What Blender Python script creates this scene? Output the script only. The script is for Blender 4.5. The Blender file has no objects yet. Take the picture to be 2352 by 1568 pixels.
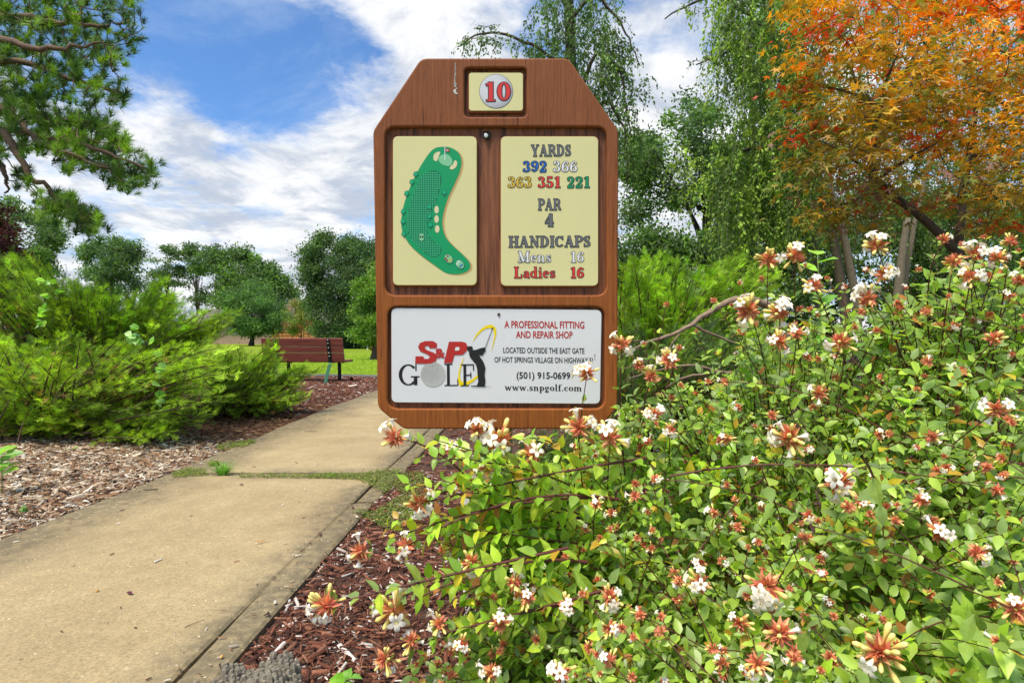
import bpy, bmesh, math, random
import numpy as np
from mathutils import Vector, Matrix
random.seed(7)
RNG = np.random.default_rng(11)
PI = math.pi
R = math.radians
SC = bpy.context.scene
COL = SC.collection

# ------------------------------------------------------------------ camera, sky, sun, exposure
F, CX, HY, H = 1307.0, 1176.0, 775.0, 0.88      # focal length and horizon in the photo's 2352-px frame, eye height
cam_d = bpy.data.cameras.new('camera')
cam = bpy.data.objects.new('camera', cam_d)
COL.objects.link(cam)
cam.location = (0, 0, H)
cam.rotation_euler = (PI / 2, 0, 0)
cam_d.sensor_width = 36
cam_d.lens = 36 * F / 2352
cam_d.shift_y = -9.0 / 2352
cam_d.clip_start = 0.02
cam_d.clip_end = 2000
SC.camera = cam

SUN_DIR = Vector((-0.30, -0.38, 0.94)).normalized()     # towards the sun
SUN_EL = math.asin(SUN_DIR.z)
SUN_AZ = math.atan2(SUN_DIR.x, SUN_DIR.y)
SC.view_settings.view_transform = 'Standard'
SC.view_settings.look = 'None'
SC.view_settings.gamma = 1
SC.view_settings.use_curve_mapping = False
SC.view_settings.exposure = 1.9
SC.render.engine = 'CYCLES'
SC.cycles.max_bounces = 12
SC.cycles.diffuse_bounces = 7
SC.cycles.transmission_bounces = 7
SC.cycles.transparent_max_bounces = 8
SC.cycles.use_denoising = True

world = bpy.data.worlds.new('World')
SC.world = world
world.use_nodes = True
wt = world.node_tree
for n in list(wt.nodes):
    wt.nodes.remove(n)


class NT:
    """small helper to write node trees"""
    def __init__(s, tree):
        s.t = tree
    def n(s, typ, **kw):
        nd = s.t.nodes.new(typ)
        for k, v in kw.items():
            if k.startswith('i_'):
                key = k[2:]
                key = int(key) if key.isdigit() else key.replace('_', ' ')
                s.set(nd.inputs[key], v)
            else:
                setattr(nd, k, v)
        return nd
    def set(s, sock, v):
        if isinstance(v, bpy.types.NodeSocket):
            s.t.links.new(v, sock)
        elif isinstance(v, bpy.types.Node):
            s.t.links.new(v.outputs[0], sock)
        else:
            sock.default_value = v
    def math(s, op, a, b=None, c=None, clamp=False):
        nd = s.t.nodes.new('ShaderNodeMath')
        nd.operation = op
        nd.use_clamp = clamp
        s.set(nd.inputs[0], a)
        if b is not None:
            s.set(nd.inputs[1], b)
        if c is not None:
            s.set(nd.inputs[2], c)
        return nd.outputs[0]
    def vmath(s, op, a, b=None):
        nd = s.t.nodes.new('ShaderNodeVectorMath')
        nd.operation = op
        s.set(nd.inputs[0], a)
        if b is not None:
            s.set(nd.inputs[1], b)
        return nd.outputs['Value'] if op in ('DOT_PRODUCT', 'LENGTH', 'DISTANCE') else nd.outputs[0]
    def mix(s, fac, a, b, mode='MIX'):
        nd = s.t.nodes.new('ShaderNodeMix')
        nd.data_type = 'RGBA'
        nd.blend_type = mode
        s.set(nd.inputs[0], fac)
        s.set(nd.inputs[6], a)
        s.set(nd.inputs[7], b)
        return nd.outputs[2]
    def ramp(s, fac, stops, interp='LINEAR'):
        nd = s.t.nodes.new('ShaderNodeValToRGB')
        s.set(nd.inputs[0], fac)
        cr = nd.color_ramp
        cr.interpolation = interp
        while len(cr.elements) < len(stops):
            cr.elements.new(0.5)
        for e, (p, c) in zip(cr.elements, stops):
            e.position = p
            e.color = (c, c, c, 1) if isinstance(c, (int, float)) else (*c, 1)
        return nd.outputs[0]
    def maprange(s, v, a, b, c=0.0, d=1.0, smooth=True):
        nd = s.t.nodes.new('ShaderNodeMapRange')
        nd.interpolation_type = 'SMOOTHSTEP' if smooth else 'LINEAR'
        for i, x in enumerate((v, a, b, c, d)):
            s.set(nd.inputs[i], x)
        return nd.outputs[0]
    def noise(s, vec, scale, detail=4, rough=0.5, dist=0.0):
        nd = s.n('ShaderNodeTexNoise')
        if vec is not None:
            s.set(nd.inputs['Vector'], vec)
        nd.inputs['Scale'].default_value = scale
        nd.inputs['Detail'].default_value = detail
        nd.inputs['Roughness'].default_value = rough
        nd.inputs['Distortion'].default_value = dist
        return nd.outputs[0]


W = NT(wt)
sky = W.n('ShaderNodeTexSky', sky_type='NISHITA')
sky.sun_disc = False
sky.sun_elevation = SUN_EL
sky.sun_rotation = SUN_AZ
sky.altitude = 100
sky.air_density = 1.0
sky.dust_density = 0.6
sky.ozone_density = 1.6
tc = W.n('ShaderNodeTexCoord')
sep = W.n('ShaderNodeSeparateXYZ', i_0=tc.outputs['Generated'])
zz = W.math('ADD', W.math('MAXIMUM', sep.outputs[2], 0.0), 0.16)
comb = W.n('ShaderNodeCombineXYZ', i_0=W.math('DIVIDE', sep.outputs[0], zz), i_1=W.math('DIVIDE', sep.outputs[1], zz), i_2=3.1)
big = W.noise(comb.outputs[0], 0.55, 5, 0.55, 0.4)
fine = W.noise(comb.outputs[0], 2.1, 10, 0.66, 0.25)
wisp = W.noise(comb.outputs[0], 7.0, 6, 0.62, 0.4)
cov = W.math('ADD', W.math('MULTIPLY', big, 0.36), W.math('ADD', W.math('MULTIPLY', fine, 0.50), W.math('MULTIPLY', wisp, 0.24)))
def lobe(px, py, rad, amt):
    """a broad bank of cloud (amt > 0) or a clearing (amt < 0) in one direction of the sky"""
    d = Vector(((px - CX) / F, 1, (HY - py) / F)).normalized()
    dp = W.vmath('DOT_PRODUCT', tc.outputs['Generated'], tuple(d))
    return W.maprange(dp, math.cos(R(rad)), math.cos(R(rad * 0.25)), 0.0, amt)
for l in ((470, 130, 15, -0.15), (340, 100, 14, -0.10), (760, 190, 9, -0.09), (600, 470, 17, 0.13), (760, 330, 10, 0.12), (860, 10, 14, 0.13),
          (1200, 20, 14, 0.08), (1560, 40, 10, -0.07), (1600, 290, 15, 0.16), (330, 520, 8, -0.05), (1050, 200, 9, -0.03), (250, 350, 12, 0.14),
          (830, 480, 7, -0.03), (1480, 120, 7, 0.06), (350, 520, 7, -0.10), (820, 500, 5, -0.07), (640, 250, 6, -0.05), (560, 60, 6, 0.05), (760, 10, 9, 0.06), (720, 155, 7, -0.09), (830, 165, 5, -0.06), (300, 250, 9, 0.06), (1350, 60, 7, -0.05), (320, 200, 8, 0.04)):
    cov = W.math('ADD', cov, lobe(*l))
low = W.maprange(sep.outputs[2], 0.16, 0.0, 0.0, 0.12)
cov = W.math('ADD', cov, low)
mask = W.maprange(cov, 0.50, 0.67)
shade = W.maprange(W.noise(comb.outputs[0], 2.6, 8, 0.65, 0.4), 0.36, 0.60, 0.0, 1.0)
ccol = W.mix(shade, (3.2, 3.6, 4.3, 1), (5.9, 5.95, 6.0, 1))
bluesky = W.mix(1.0, sky.outputs[0], (0.60, 0.88, 1.16, 1), 'MULTIPLY')
pale = W.mix(W.maprange(sep.outputs[2], 0.30, 0.0, 0.0, 0.55), bluesky, (3.0, 4.1, 5.2, 1))
veil = W.math('MULTIPLY', W.maprange(W.noise(comb.outputs[0], 1.3, 9, 0.68, 0.6), 0.40, 0.72), 0.42)
skyc = W.mix(mask, W.mix(veil, pale, (4.4, 5.1, 5.8, 1)), ccol)
bg = W.n('ShaderNodeBackground', i_0=skyc, i_1=0.047)
out = W.n('ShaderNodeOutputWorld', i_0=bg.outputs[0])
SKYBG = bg

sun_d = bpy.data.lights.new('sun', 'SUN')
sun_d.energy = 1.5
sun_d.angle = R(22)
sun_d.color = (1.0, 0.91, 0.76)
sun = bpy.data.objects.new('sun', sun_d)
COL.objects.link(sun)
sun.rotation_euler = SUN_DIR.to_track_quat('Z', 'Y').to_euler()

# ------------------------------------------------------------------ helpers
def P(px, py, d):
    """the point of the place seen at pixel (px, py) of the 2352-px photo, d metres ahead"""
    return np.array(((px - CX) / F * d, d, H - (py - HY) / F * d))

def tag(o, label=None, cat=None, group=None, kind=None):
    if label: o['label'] = label
    if cat: o['category'] = cat
    if group: o['group'] = group
    if kind: o['kind'] = kind
    return o

def empty(name, label, cat, loc=(0, 0, 0), rotz=0, group=None):
    o = bpy.data.objects.new(name, None)
    o.empty_display_size = 0.1
    COL.objects.link(o)
    o.location = loc
    o.rotation_euler = (0, 0, rotz)
    return tag(o, label, cat, group)

def mesh_np(name, V, Fs, mat, parent=None, col=None, smooth=False):
    V = np.asarray(V, dtype=np.float32)
    Fs = np.asarray(Fs, dtype=np.int32)
    me = bpy.data.meshes.new(name)
    n, k = Fs.shape
    me.vertices.add(len(V)); me.vertices.foreach_set('co', V.ravel())
    me.loops.add(n * k); me.loops.foreach_set('vertex_index', Fs.ravel())
    me.polygons.add(n)
    me.polygons.foreach_set('loop_start', np.arange(0, n * k, k, dtype=np.int32))
    if smooth:
        me.polygons.foreach_set('use_smooth', np.ones(n, dtype=bool))
    if col is not None:
        c = np.ones((len(V), 4), dtype=np.float32); c[:, :3] = col
        a = me.attributes.new('col', 'FLOAT_COLOR', 'POINT'); a.data.foreach_set('color', c.ravel())
    me.update(calc_edges=True)
    me.materials.append(mat)
    o = bpy.data.objects.new(name, me)
    COL.objects.link(o)
    if parent is not None:
        o.parent = parent
    return o

def mesh_py(name, V, Fs, mat, parent=None, smooth=False, bevel=0):
    me = bpy.data.meshes.new(name)
    me.from_pydata([tuple(map(float, v)) for v in V], [], Fs)
    if smooth:
        for p in me.polygons: p.use_smooth = True
    me.materials.append(mat)
    o = bpy.data.objects.new(name, me)
    COL.objects.link(o)
    if parent is not None: o.parent = parent
    if bevel:
        m = o.modifiers.new('bevel', 'BEVEL'); m.width = bevel; m.segments = 2; m.limit_method = 'ANGLE'
    return o

def inst(src_mesh, name, parent, loc, rot=None, scale=1.0):
    """one more object sharing src_mesh"""
    o = bpy.data.objects.new(name, src_mesh)
    COL.objects.link(o)
    o.parent = parent
    m = (rot if rot is not None else Matrix.Identity(3)).to_4x4()
    o.matrix_basis = Matrix.Translation(loc) @ m @ Matrix.Scale(scale, 4)
    return o

def nrm(a):
    a = np.asarray(a, dtype=float)
    return a / np.maximum(np.linalg.norm(a, axis=-1, keepdims=True), 1e-9)

def frames(axis, up):
    a = nrm(axis); x = np.cross(a, up)
    bad = np.linalg.norm(x, axis=-1) < 1e-4
    if bad.any(): x[bad] = np.cross(a[bad], np.array((1.0, 0.3, 0.2)))
    x = nrm(x); n = np.cross(x, a)
    return x, a, n                        # local x, y (axis), z (normal)

def scatter(T, TF, pos, axis, up, size, col, width=None):
    """copies of template verts T / tris TF, y along axis. returns V, F, C arrays"""
    T = np.asarray(T, float); TF = np.asarray(TF, int)
    N = len(pos)
    x, a, n = frames(axis, up)
    s = np.broadcast_to(np.asarray(size, float), (N,))[:, None, None]
    w = 1.0 if width is None else np.asarray(width)[:, None, None]
    V = pos[:, None, :] + s * (w * T[None, :, 0:1] * x[:, None, :] + T[None, :, 1:2] * a[:, None, :] + T[None, :, 2:3] * n[:, None, :])
    Fo = (TF[None] + (np.arange(N) * len(T))[:, None, None]).reshape(-1, TF.shape[1])
    C = np.repeat(col[:, None, :], len(T), 1).reshape(-1, 3)
    return V.reshape(-1, 3), Fo, C

class Bag:
    def __init__(s): s.V, s.F, s.C, s.n = [], [], [], 0
    def add(s, V, Fs, C=None):
        s.V.append(np.asarray(V, float)); s.F.append(np.asarray(Fs, int) + s.n); s.n += len(V)
        s.C.append(np.broadcast_to(np.asarray(C if C is not None else (0.5, 0.5, 0.5), float), (len(V), 3)))
    def obj(s, name, mat, parent=None, smooth=False, loc=None):
        if not s.V: return None
        V = np.concatenate(s.V)
        if loc is not None: V = V - np.asarray(loc)
        o = mesh_np(name, V, np.concatenate(s.F), mat, parent, np.concatenate(s.C), smooth)
        if loc is not None and parent is None: o.location = loc
        return o

def tube(bag, pts, rad, sides=5, col=(0.1, 0.05, 0.04), cap=True):
    pts = np.asarray(pts, float); n = len(pts)
    rad = np.broadcast_to(np.asarray(rad, float), (n,))
    t = nrm(np.gradient(pts, axis=0))
    ref = np.array((0.31, 0.2, 0.93)) if abs(t[0][2]) < 0.9 else np.array((1.0, 0.1, 0.0))
    x = nrm(np.cross(t, ref)); y = np.cross(t, x)
    an = np.arange(sides) * 2 * PI / sides
    ring = pts[:, None] + rad[:, None, None] * (np.cos(an)[None, :, None] * x[:, None] + np.sin(an)[None, :, None] * y[:, None])
    V = ring.reshape(-1, 3)
    i = np.arange(n - 1)[:, None] * sides; j = np.arange(sides)[None]; j2 = (j + 1) % sides
    q = np.stack([i + j, i + j2, i + sides + j2, i + sides + j], -1).reshape(-1, 4)
    Fs = np.concatenate([q[:, (0, 1, 2)], q[:, (0, 2, 3)]])
    if cap:
        V = np.concatenate([V, pts[-1:]]); b = (n - 1) * sides
        Fs = np.concatenate([Fs, np.array([[b + k, b + (k + 1) % sides, n * sides] for k in range(sides)])])
    bag.add(V, Fs, col)

def bez(p0, p1, p2, n):
    t = np.linspace(0, 1, n)[:, None]
    return (1 - t) ** 2 * np.asarray(p0) + 2 * t * (1 - t) * np.asarray(p1) + t ** 2 * np.asarray(p2)

def in_poly(P_, poly):
    x, y = P_[:, 0], P_[:, 1]; c = np.zeros(len(P_), bool); n = len(poly)
    for i in range(n):
        x1, y1 = poly[i]; x2, y2 = poly[(i + 1) % n]
        if y1 == y2: continue
        c ^= ((y1 > y) != (y2 > y)) & (x < (x2 - x1) * (y - y1) / (y2 - y1) + x1)
    return c

def sample_poly(poly, n, rng=RNG):
    poly = np.asarray(poly, float); lo, hi = poly.min(0), poly.max(0); out = []
    while sum(map(len, out)) < n:
        q = lo + (hi - lo) * rng.random((n * 2, 2)); out.append(q[in_poly(q, poly)])
    return np.concatenate(out)[:n]

def edge_dist(Q, poly):
    poly = np.asarray(poly, float); best = np.full(len(Q), 1e9)
    for i in range(len(poly)):
        a, b = poly[i], poly[(i + 1) % len(poly)]; ab = b - a
        t = np.clip(((Q - a) @ ab) / max(ab @ ab, 1e-9), 0, 1)
        best = np.minimum(best, np.linalg.norm(Q - (a + t[:, None] * ab), axis=1))
    return best

def Pn(Q, d):
    d = np.broadcast_to(d, (len(Q),))
    return np.stack([(Q[:, 0] - CX) / F * d, d, H - (Q[:, 1] - HY) / F * d], -1)

def rand_dirs(n, rng=RNG):
    return nrm(rng.normal(size=(n, 3)))

def pick_cols(n, cols, jit=0.18, rng=RNG, w=None):
    cols = np.asarray(cols, float); i = rng.choice(len(cols), n, p=w)
    return cols[i] * (1 + jit * rng.normal(size=(n, 1))).clip(0.5, 1.6)

def box_bm(bm, cx, cy, cz, sx, sy, sz, rot=None):
    r = bmesh.ops.create_cube(bm, size=1)
    m = Matrix.Translation((cx, cy, cz)) @ (rot.to_4x4() if rot is not None else Matrix.Identity(4)) @ Matrix.Diagonal((sx, sy, sz, 1))
    bmesh.ops.transform(bm, matrix=m, verts=r['verts'])
    return r['verts']

def bm_obj(name, bm, mat, parent=None, bevel=0, smooth=False):
    me = bpy.data.meshes.new(name); bm.to_mesh(me); bm.free()
    me.materials.append(mat)
    if smooth:
        for p in me.polygons: p.use_smooth = True
    o = bpy.data.objects.new(name, me); COL.objects.link(o)
    if parent is not None: o.parent = parent
    if bevel:
        m = o.modifiers.new('bevel', 'BEVEL'); m.width = bevel; m.segments = 2; m.limit_method = 'ANGLE'
    return o

def box(name, c, s, mat, parent=None, bevel=0, rot=None):
    bm = bmesh.new(); box_bm(bm, *c, *s, rot)
    return bm_obj(name, bm, mat, parent, bevel)

# ------------------------------------------------------------------ materials
def newmat(name):
    m = bpy.data.materials.new(name); m.use_nodes = True
    t = NT(m.node_tree)
    b = m.node_tree.nodes['Principled BSDF']
    return m, t, b

def plain(name, c, rough=0.6, spec=0.5, metal=0.0, vary=0.0, scale=20):
    m, t, b = newmat(name)
    if vary:
        tcn = t.n('ShaderNodeTexCoord')
        nz = t.noise(tcn.outputs['Object'], scale, 6, 0.6)
        t.set(b.inputs['Base Color'], t.mix(nz, tuple(x * (1 - vary) for x in c) + (1,), tuple(min(1, x * (1 + vary)) for x in c) + (1,)))
    else:
        b.inputs['Base Color'].default_value = (*c, 1)
    b.inputs['Roughness'].default_value = rough
    b.inputs['Specular IOR Level'].default_value = spec
    b.inputs['Metallic'].default_value = metal
    return m

def leaf_mat(name, rough=0.45, trans=0.35, spec=0.5, tint=(1.25, 1.35, 0.6)):
    m, t, b = newmat(name)
    at = t.n('ShaderNodeAttribute', attribute_name='col')
    geo = t.n('ShaderNodeNewGeometry')
    nz = t.noise(geo.outputs['Position'], 60, 2)
    c = t.mix(0.35, at.outputs['Color'], t.mix(t.maprange(nz, 0.3, 0.7), (0.75, 0.75, 0.75, 1), (1.25, 1.25, 1.25, 1)), 'MULTIPLY')
    t.set(b.inputs['Base Color'], c)
    b.inputs['Roughness'].default_value = rough
    b.inputs['Specular IOR Level'].default_value = spec
    tr = t.n('ShaderNodeBsdfTranslucent', i_0=t.mix(1.0, c, tuple(x * trans for x in tint) + (1,), 'MULTIPLY'))
    mx = t.n('ShaderNodeAddShader', i_0=b.outputs[0], i_1=tr.outputs[0])   # a leaf reflects and lets light through
    t.set(m.node_tree.nodes['Material Output'].inputs[0], mx.outputs[0])
    return m

def attr_mat(name, rough=0.8, spec=0.3, bump=0.0, scale=80, var=0.4):
    m, t, b = newmat(name)
    at = t.n('ShaderNodeAttribute', attribute_name='col')
    geo = t.n('ShaderNodeNewGeometry')
    nz = t.noise(geo.outputs['Position'], scale, 4, 0.6)
    c = t.mix(var, at.outputs['Color'], t.mix(t.maprange(nz, 0.3, 0.7), (0.5, 0.5, 0.5, 1), (1.5, 1.5, 1.5, 1)), 'MULTIPLY')
    t.set(b.inputs['Base Color'], c)
    b.inputs['Roughness'].default_value = rough
    b.inputs['Specular IOR Level'].default_value = spec
    if bump:
        bp = t.n('ShaderNodeBump', i_Strength=bump, i_Distance=0.01, i_Height=nz)
        t.set(b.inputs['Normal'], bp.outputs[0])
    return m

M = {}
M['leaf'] = leaf_mat('glossy_leaf', 0.42, 0.72, 0.4)
M['foliage'] = leaf_mat('matt_foliage', 0.6, 0.75, 0.25)
M['conifer'] = leaf_mat('conifer_foliage', 0.6, 0.70, 0.2, (1.2, 1.25, 0.5))
M['maple'] = leaf_mat('maple_leaf', 0.5, 0.55, 0.3, (1.2, 1.1, 0.6))
M['petal'] = leaf_mat('petal', 0.55, 0.22, 0.3, (1.0, 0.95, 0.85))
M['bark'] = attr_mat('bark', 0.9, 0.2, 0.6, 40)
M['stem'] = attr_mat('smooth_stem', 0.5, 0.4, 0.0, 60)
M['chip'] = attr_mat('wood_chip', 0.85, 0.25, 0.5, 220, 0.45)

def sign_wood():
    m, t, b = newmat('painted_sign_wood')
    tcn = t.n('ShaderNodeTexCoord')
    mp = t.n('ShaderNodeMapping', i_0=tcn.outputs['Object']); mp.inputs['Scale'].default_value = (1, 1, 0.045)
    g1 = t.noise(mp.outputs[0], 130, 6, 0.65, 0.2)
    g2 = t.noise(mp.outputs[0], 420, 3, 0.6)
    bl = t.noise(tcn.outputs['Object'], 6, 4, 0.6)
    gr = t.math('ADD', t.math('MULTIPLY', g1, 0.65), t.math('MULTIPLY', g2, 0.35))
    c = t.ramp(gr, [(0.34, (0.04, 0.014, 0.007)), (0.42, (0.165, 0.056, 0.021)), (0.60, (0.225, 0.080, 0.030)), (0.74, (0.29, 0.11, 0.045))])
    sz = t.n('ShaderNodeSeparateXYZ', i_0=tcn.outputs['Object'])
    zf = t.maprange(sz.outputs[2], 0.25, 0.80)
    c = t.mix(1.0, c, t.mix(zf, (1.42, 1.20, 0.58, 1), (1.16, 1.04, 0.84, 1)), 'MULTIPLY')   # uneven light put into the colour: skylit red-brown top, brighter orange below
    c = t.mix(0.3, c, t.mix(bl, (0.6, 0.6, 0.6, 1), (1.35, 1.35, 1.35, 1)), 'MULTIPLY')
    t.set(b.inputs['Base Color'], c)
    b.inputs['Roughness'].default_value = 0.62
    b.inputs['Specular IOR Level'].default_value = 0.28
    bp = t.n('ShaderNodeBump', i_Strength=1.0, i_Distance=0.004, i_Height=gr)
    t.set(b.inputs['Normal'], bp.outputs[0])
    return m
M['sign_wood'] = sign_wood()

def carved_wood():
    m, t, b = newmat('carved_sign_wood')
    tcn = t.n('ShaderNodeTexCoord')
    mp = t.n('ShaderNodeMapping', i_0=tcn.outputs['Object']); mp.inputs['Scale'].default_value = (1, 1, 0.06)
    g1 = t.noise(mp.outputs[0], 95, 6, 0.7, 0.4)
    c = t.ramp(g1, [(0.34, (0.035, 0.012, 0.005)), (0.45, (0.17, 0.052, 0.018)), (0.60, (0.25, 0.085, 0.030)), (0.8, (0.36, 0.15, 0.065))])
    t.set(b.inputs['Base Color'], c)
    b.inputs['Roughness'].default_value = 0.6
    bp = t.n('ShaderNodeBump', i_Strength=1.0, i_Distance=0.006, i_Height=g1)
    t.set(b.inputs['Normal'], bp.outputs[0])
    return m
M['carved'] = carved_wood()

def plank_mat(name, dark, light, axis=(0.05, 1, 1), scale=40, rough=0.6):
    m, t, b = newmat(name)
    tcn = t.n('ShaderNodeTexCoord')
    mp = t.n('ShaderNodeMapping', i_0=tcn.outputs['Object']); mp.inputs['Scale'].default_value = axis
    g = t.noise(mp.outputs[0], scale, 6, 0.65, 0.3)
    l = t.noise(tcn.outputs['Object'], 5, 4, 0.6)
    c = t.ramp(g, [(0.3, dark), (0.65, light)])
    c = t.mix(0.5, c, t.mix(l, (0.55, 0.6, 0.6, 1), (1.4, 1.35, 1.35, 1)), 'MULTIPLY')
    t.set(b.inputs['Base Color'], c)
    b.inputs['Roughness'].default_value = rough
    bp = t.n('ShaderNodeBump', i_Strength=0.4, i_Distance=0.003, i_Height=g)
    t.set(b.inputs['Normal'], bp.outputs[0])
    return m
M['bench_plank'] = plank_mat('red_brown_plank', (0.15, 0.036, 0.022), (0.28, 0.075, 0.048))
M['post'] = plank_mat('weathered_post_wood', (0.14, 0.10, 0.055), (0.36, 0.28, 0.17), (1, 1, 0.05), 90, 0.85)
M['grey_wood'] = plank_mat('grey_weathered_wood', (0.06, 0.052, 0.038), (0.27, 0.235, 0.175), (1, 1, 0.10), 160, 0.95)
M['pale_wood'] = plank_mat('pale_weathered_wood', (0.34, 0.33, 0.30), (0.66, 0.65, 0.60), (1, 1, 0.3), 60, 0.8)
M['cedar'] = plank_mat('cedar_fence', (0.34, 0.13, 0.035), (0.55, 0.24, 0.075), (1, 1, 0.05), 8, 0.8)
M['green_metal'] = plain('green_painted_metal', (0.004, 0.09, 0.05), 0.6, 0.2)
M['dark_metal'] = plain('dark_green_metal', (0.004, 0.018, 0.012), 0.4)
M['bolt'] = plain('bolt_metal', (0.6, 0.6, 0.58), 0.35, 0.5, 0.4)
M['rust'] = plain('dark_screw', (0.10, 0.07, 0.05), 0.4, 0.5, 0.6)
M['hole'] = plain('drilled_hole', (0.008, 0.006, 0.005), 0.9)
M['cream'] = plain('cream_panel', (0.65, 0.61, 0.30), 0.45, 0.35, 0, 0.06, 7)
M['white'] = plain('white_panel', (0.66, 0.67, 0.69), 0.42, 0.35, 0, 0.05, 8)
def ink(name, c): 
    M[name] = plain('print_' + name, c, 0.42, 0.4)
for nm, c in dict(ink_grey=(0.13, 0.135, 0.15), ink_blue=(0.012, 0.10, 0.42), ink_white=(0.72, 0.74, 0.78), ink_yellow=(0.62, 0.40, 0.03),
                  ink_red=(0.62, 0.035, 0.03), ink_green=(0.0, 0.25, 0.09), ink_line=(0.02, 0.022, 0.03), fairway=(0.0, 0.29, 0.10),
                  fairway_dark=(0.0, 0.15, 0.065), fairway_dot=(0.035, 0.42, 0.19), sand=(0.66, 0.60, 0.36), tan_edge=(0.50, 0.32, 0.12), putt=(0.20, 0.52, 0.28),
                  ink_maroon=(0.30, 0.018, 0.016), ink_black=(0.012, 0.012, 0.014), logo_red=(0.42, 0.022, 0.018), logo_yellow=(0.80, 0.62, 0.0),
                  tree_green=(0.0, 0.36, 0.17), tee=(0.18, 0.5, 0.22)).items():
    ink(nm, c)

def ball_print(dark, light, scale, c=(0, 0), r=1, rim=(0.2, 0.2, 0.22)):
    m, t, b = newmat('golf_ball_print')
    tcn = t.n('ShaderNodeTexCoord')
    dd = t.vmath('DISTANCE', tcn.outputs['Object'], (c[0] - r * .25, 0.0, c[1] + r * .25))
    sp = t.n('ShaderNodeSeparateXYZ', i_0=tcn.outputs['Object'])
    v = t.n('ShaderNodeTexVoronoi', i_0=tcn.outputs['Object']); v.inputs['Scale'].default_value = scale
    v.inputs['Randomness'].default_value = 0.15
    dim = t.maprange(v.outputs[0], 0.15, 0.45)
    t.set(b.inputs['Base Color'], t.mix(t.maprange(dd, r * .55, r * 1.35), t.mix(dim, dark + (1,), light + (1,)), rim + (1,)))
    b.inputs['Roughness'].default_value = 0.42
    return m

def concrete():
    m, t, b = newmat('tan_concrete')
    geo = t.n('ShaderNodeNewGeometry'); pos = geo.outputs['Position']
    sp = t.n('ShaderNodeSeparateXYZ', i_0=pos)
    n1 = t.noise(pos, 1.8, 6, 0.6); n2 = t.noise(pos, 150, 4, 0.8); n3 = t.noise(pos, 22, 5, 0.65)
    c = t.mix(t.maprange(n1, 0.3, 0.7), (0.335, 0.250, 0.130, 1), (0.43, 0.335, 0.180, 1))
    c = t.mix(0.8, c, t.ramp(n2, [(0.30, 0.35), (0.46, 0.92), (0.56, 1.05), (0.72, 1.7)]), 'MULTIPLY')
    c = t.mix(0.35, c, t.ramp(n3, [(0.3, 0.7), (0.7, 1.25)]), 'MULTIPLY')
    # algae and dirt staining that runs along both sides of the path
    wob = t.math('ADD', t.noise(pos, 2.2, 5, 0.65), t.math('MULTIPLY', t.noise(pos, 11, 4, 0.6), 0.35))
    lft = t.maprange(t.math('ADD', sp.outputs[0], t.math('MULTIPLY', wob, -0.85)), -2.15, -2.68)
    rgt = t.maprange(t.math('ADD', sp.outputs[0], t.math('MULTIPLY', wob, 0.50)), -0.66, -0.44)
    jn = t.maprange(t.math('ABSOLUTE', t.math('SUBTRACT', sp.outputs[1], 3.47)), 0.22, 0.02)
    st = t.math('MAXIMUM', t.math('MAXIMUM', lft, rgt), t.math('MULTIPLY', jn, t.maprange(wob, 0.5, 0.8)))
    st = t.math('MULTIPLY', st, t.maprange(n3, 0.30, 0.60, 0.35, 1.0))
    c = t.mix(t.math('MULTIPLY', st, 0.80), c, (0.105, 0.09, 0.058, 1))
    spk = t.n('ShaderNodeTexVoronoi', i_0=pos); spk.inputs['Scale'].default_value = 60
    rnd = t.n('ShaderNodeSeparateColor', i_0=spk.outputs[1])
    dot = t.math('MULTIPLY', t.maprange(spk.outputs[0], 0.24, 0.14), t.maprange(rnd.outputs[0], 0.70, 0.71))
    c = t.mix(dot, c, t.mix(rnd.outputs[1], (0.16, 0.11, 0.06, 1), (0.72, 0.62, 0.42, 1)))
    t.set(b.inputs['Base Color'], c)
    b.inputs['Roughness'].default_value = 0.85
    b.inputs['Specular IOR Level'].default_value = 0.25
    bp = t.n('ShaderNodeBump', i_Strength=0.35, i_Distance=0.004, i_Height=t.math('ADD', n2, n3))
    t.set(b.inputs['Normal'], bp.outputs[0])
    return m
M['concrete'] = concrete()

def soil():
    m, t, b = newmat('mulch_soil')
    geo = t.n('ShaderNodeNewGeometry'); pos = geo.outputs['Position']
    n1 = t.noise(pos, 90, 5, 0.7); n2 = t.noise(pos, 3, 4)
    c = t.ramp(n1, [(0.3, (0.03, 0.014, 0.009)), (0.5, (0.10, 0.046, 0.028)), (0.72, (0.24, 0.14, 0.09))])
    c = t.mix(0.3, c, t.mix(n2, (0.6, 0.6, 0.6, 1), (1.4, 1.3, 1.2, 1)), 'MULTIPLY')
    t.set(b.inputs['Base Color'], c)
    b.inputs['Roughness'].default_value = 0.95
    bp = t.n('ShaderNodeBump', i_Strength=1.0, i_Distance=0.02, i_Height=n1)
    t.set(b.inputs['Normal'], bp.outputs[0])
    return m
M['soil'] = soil()

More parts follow.
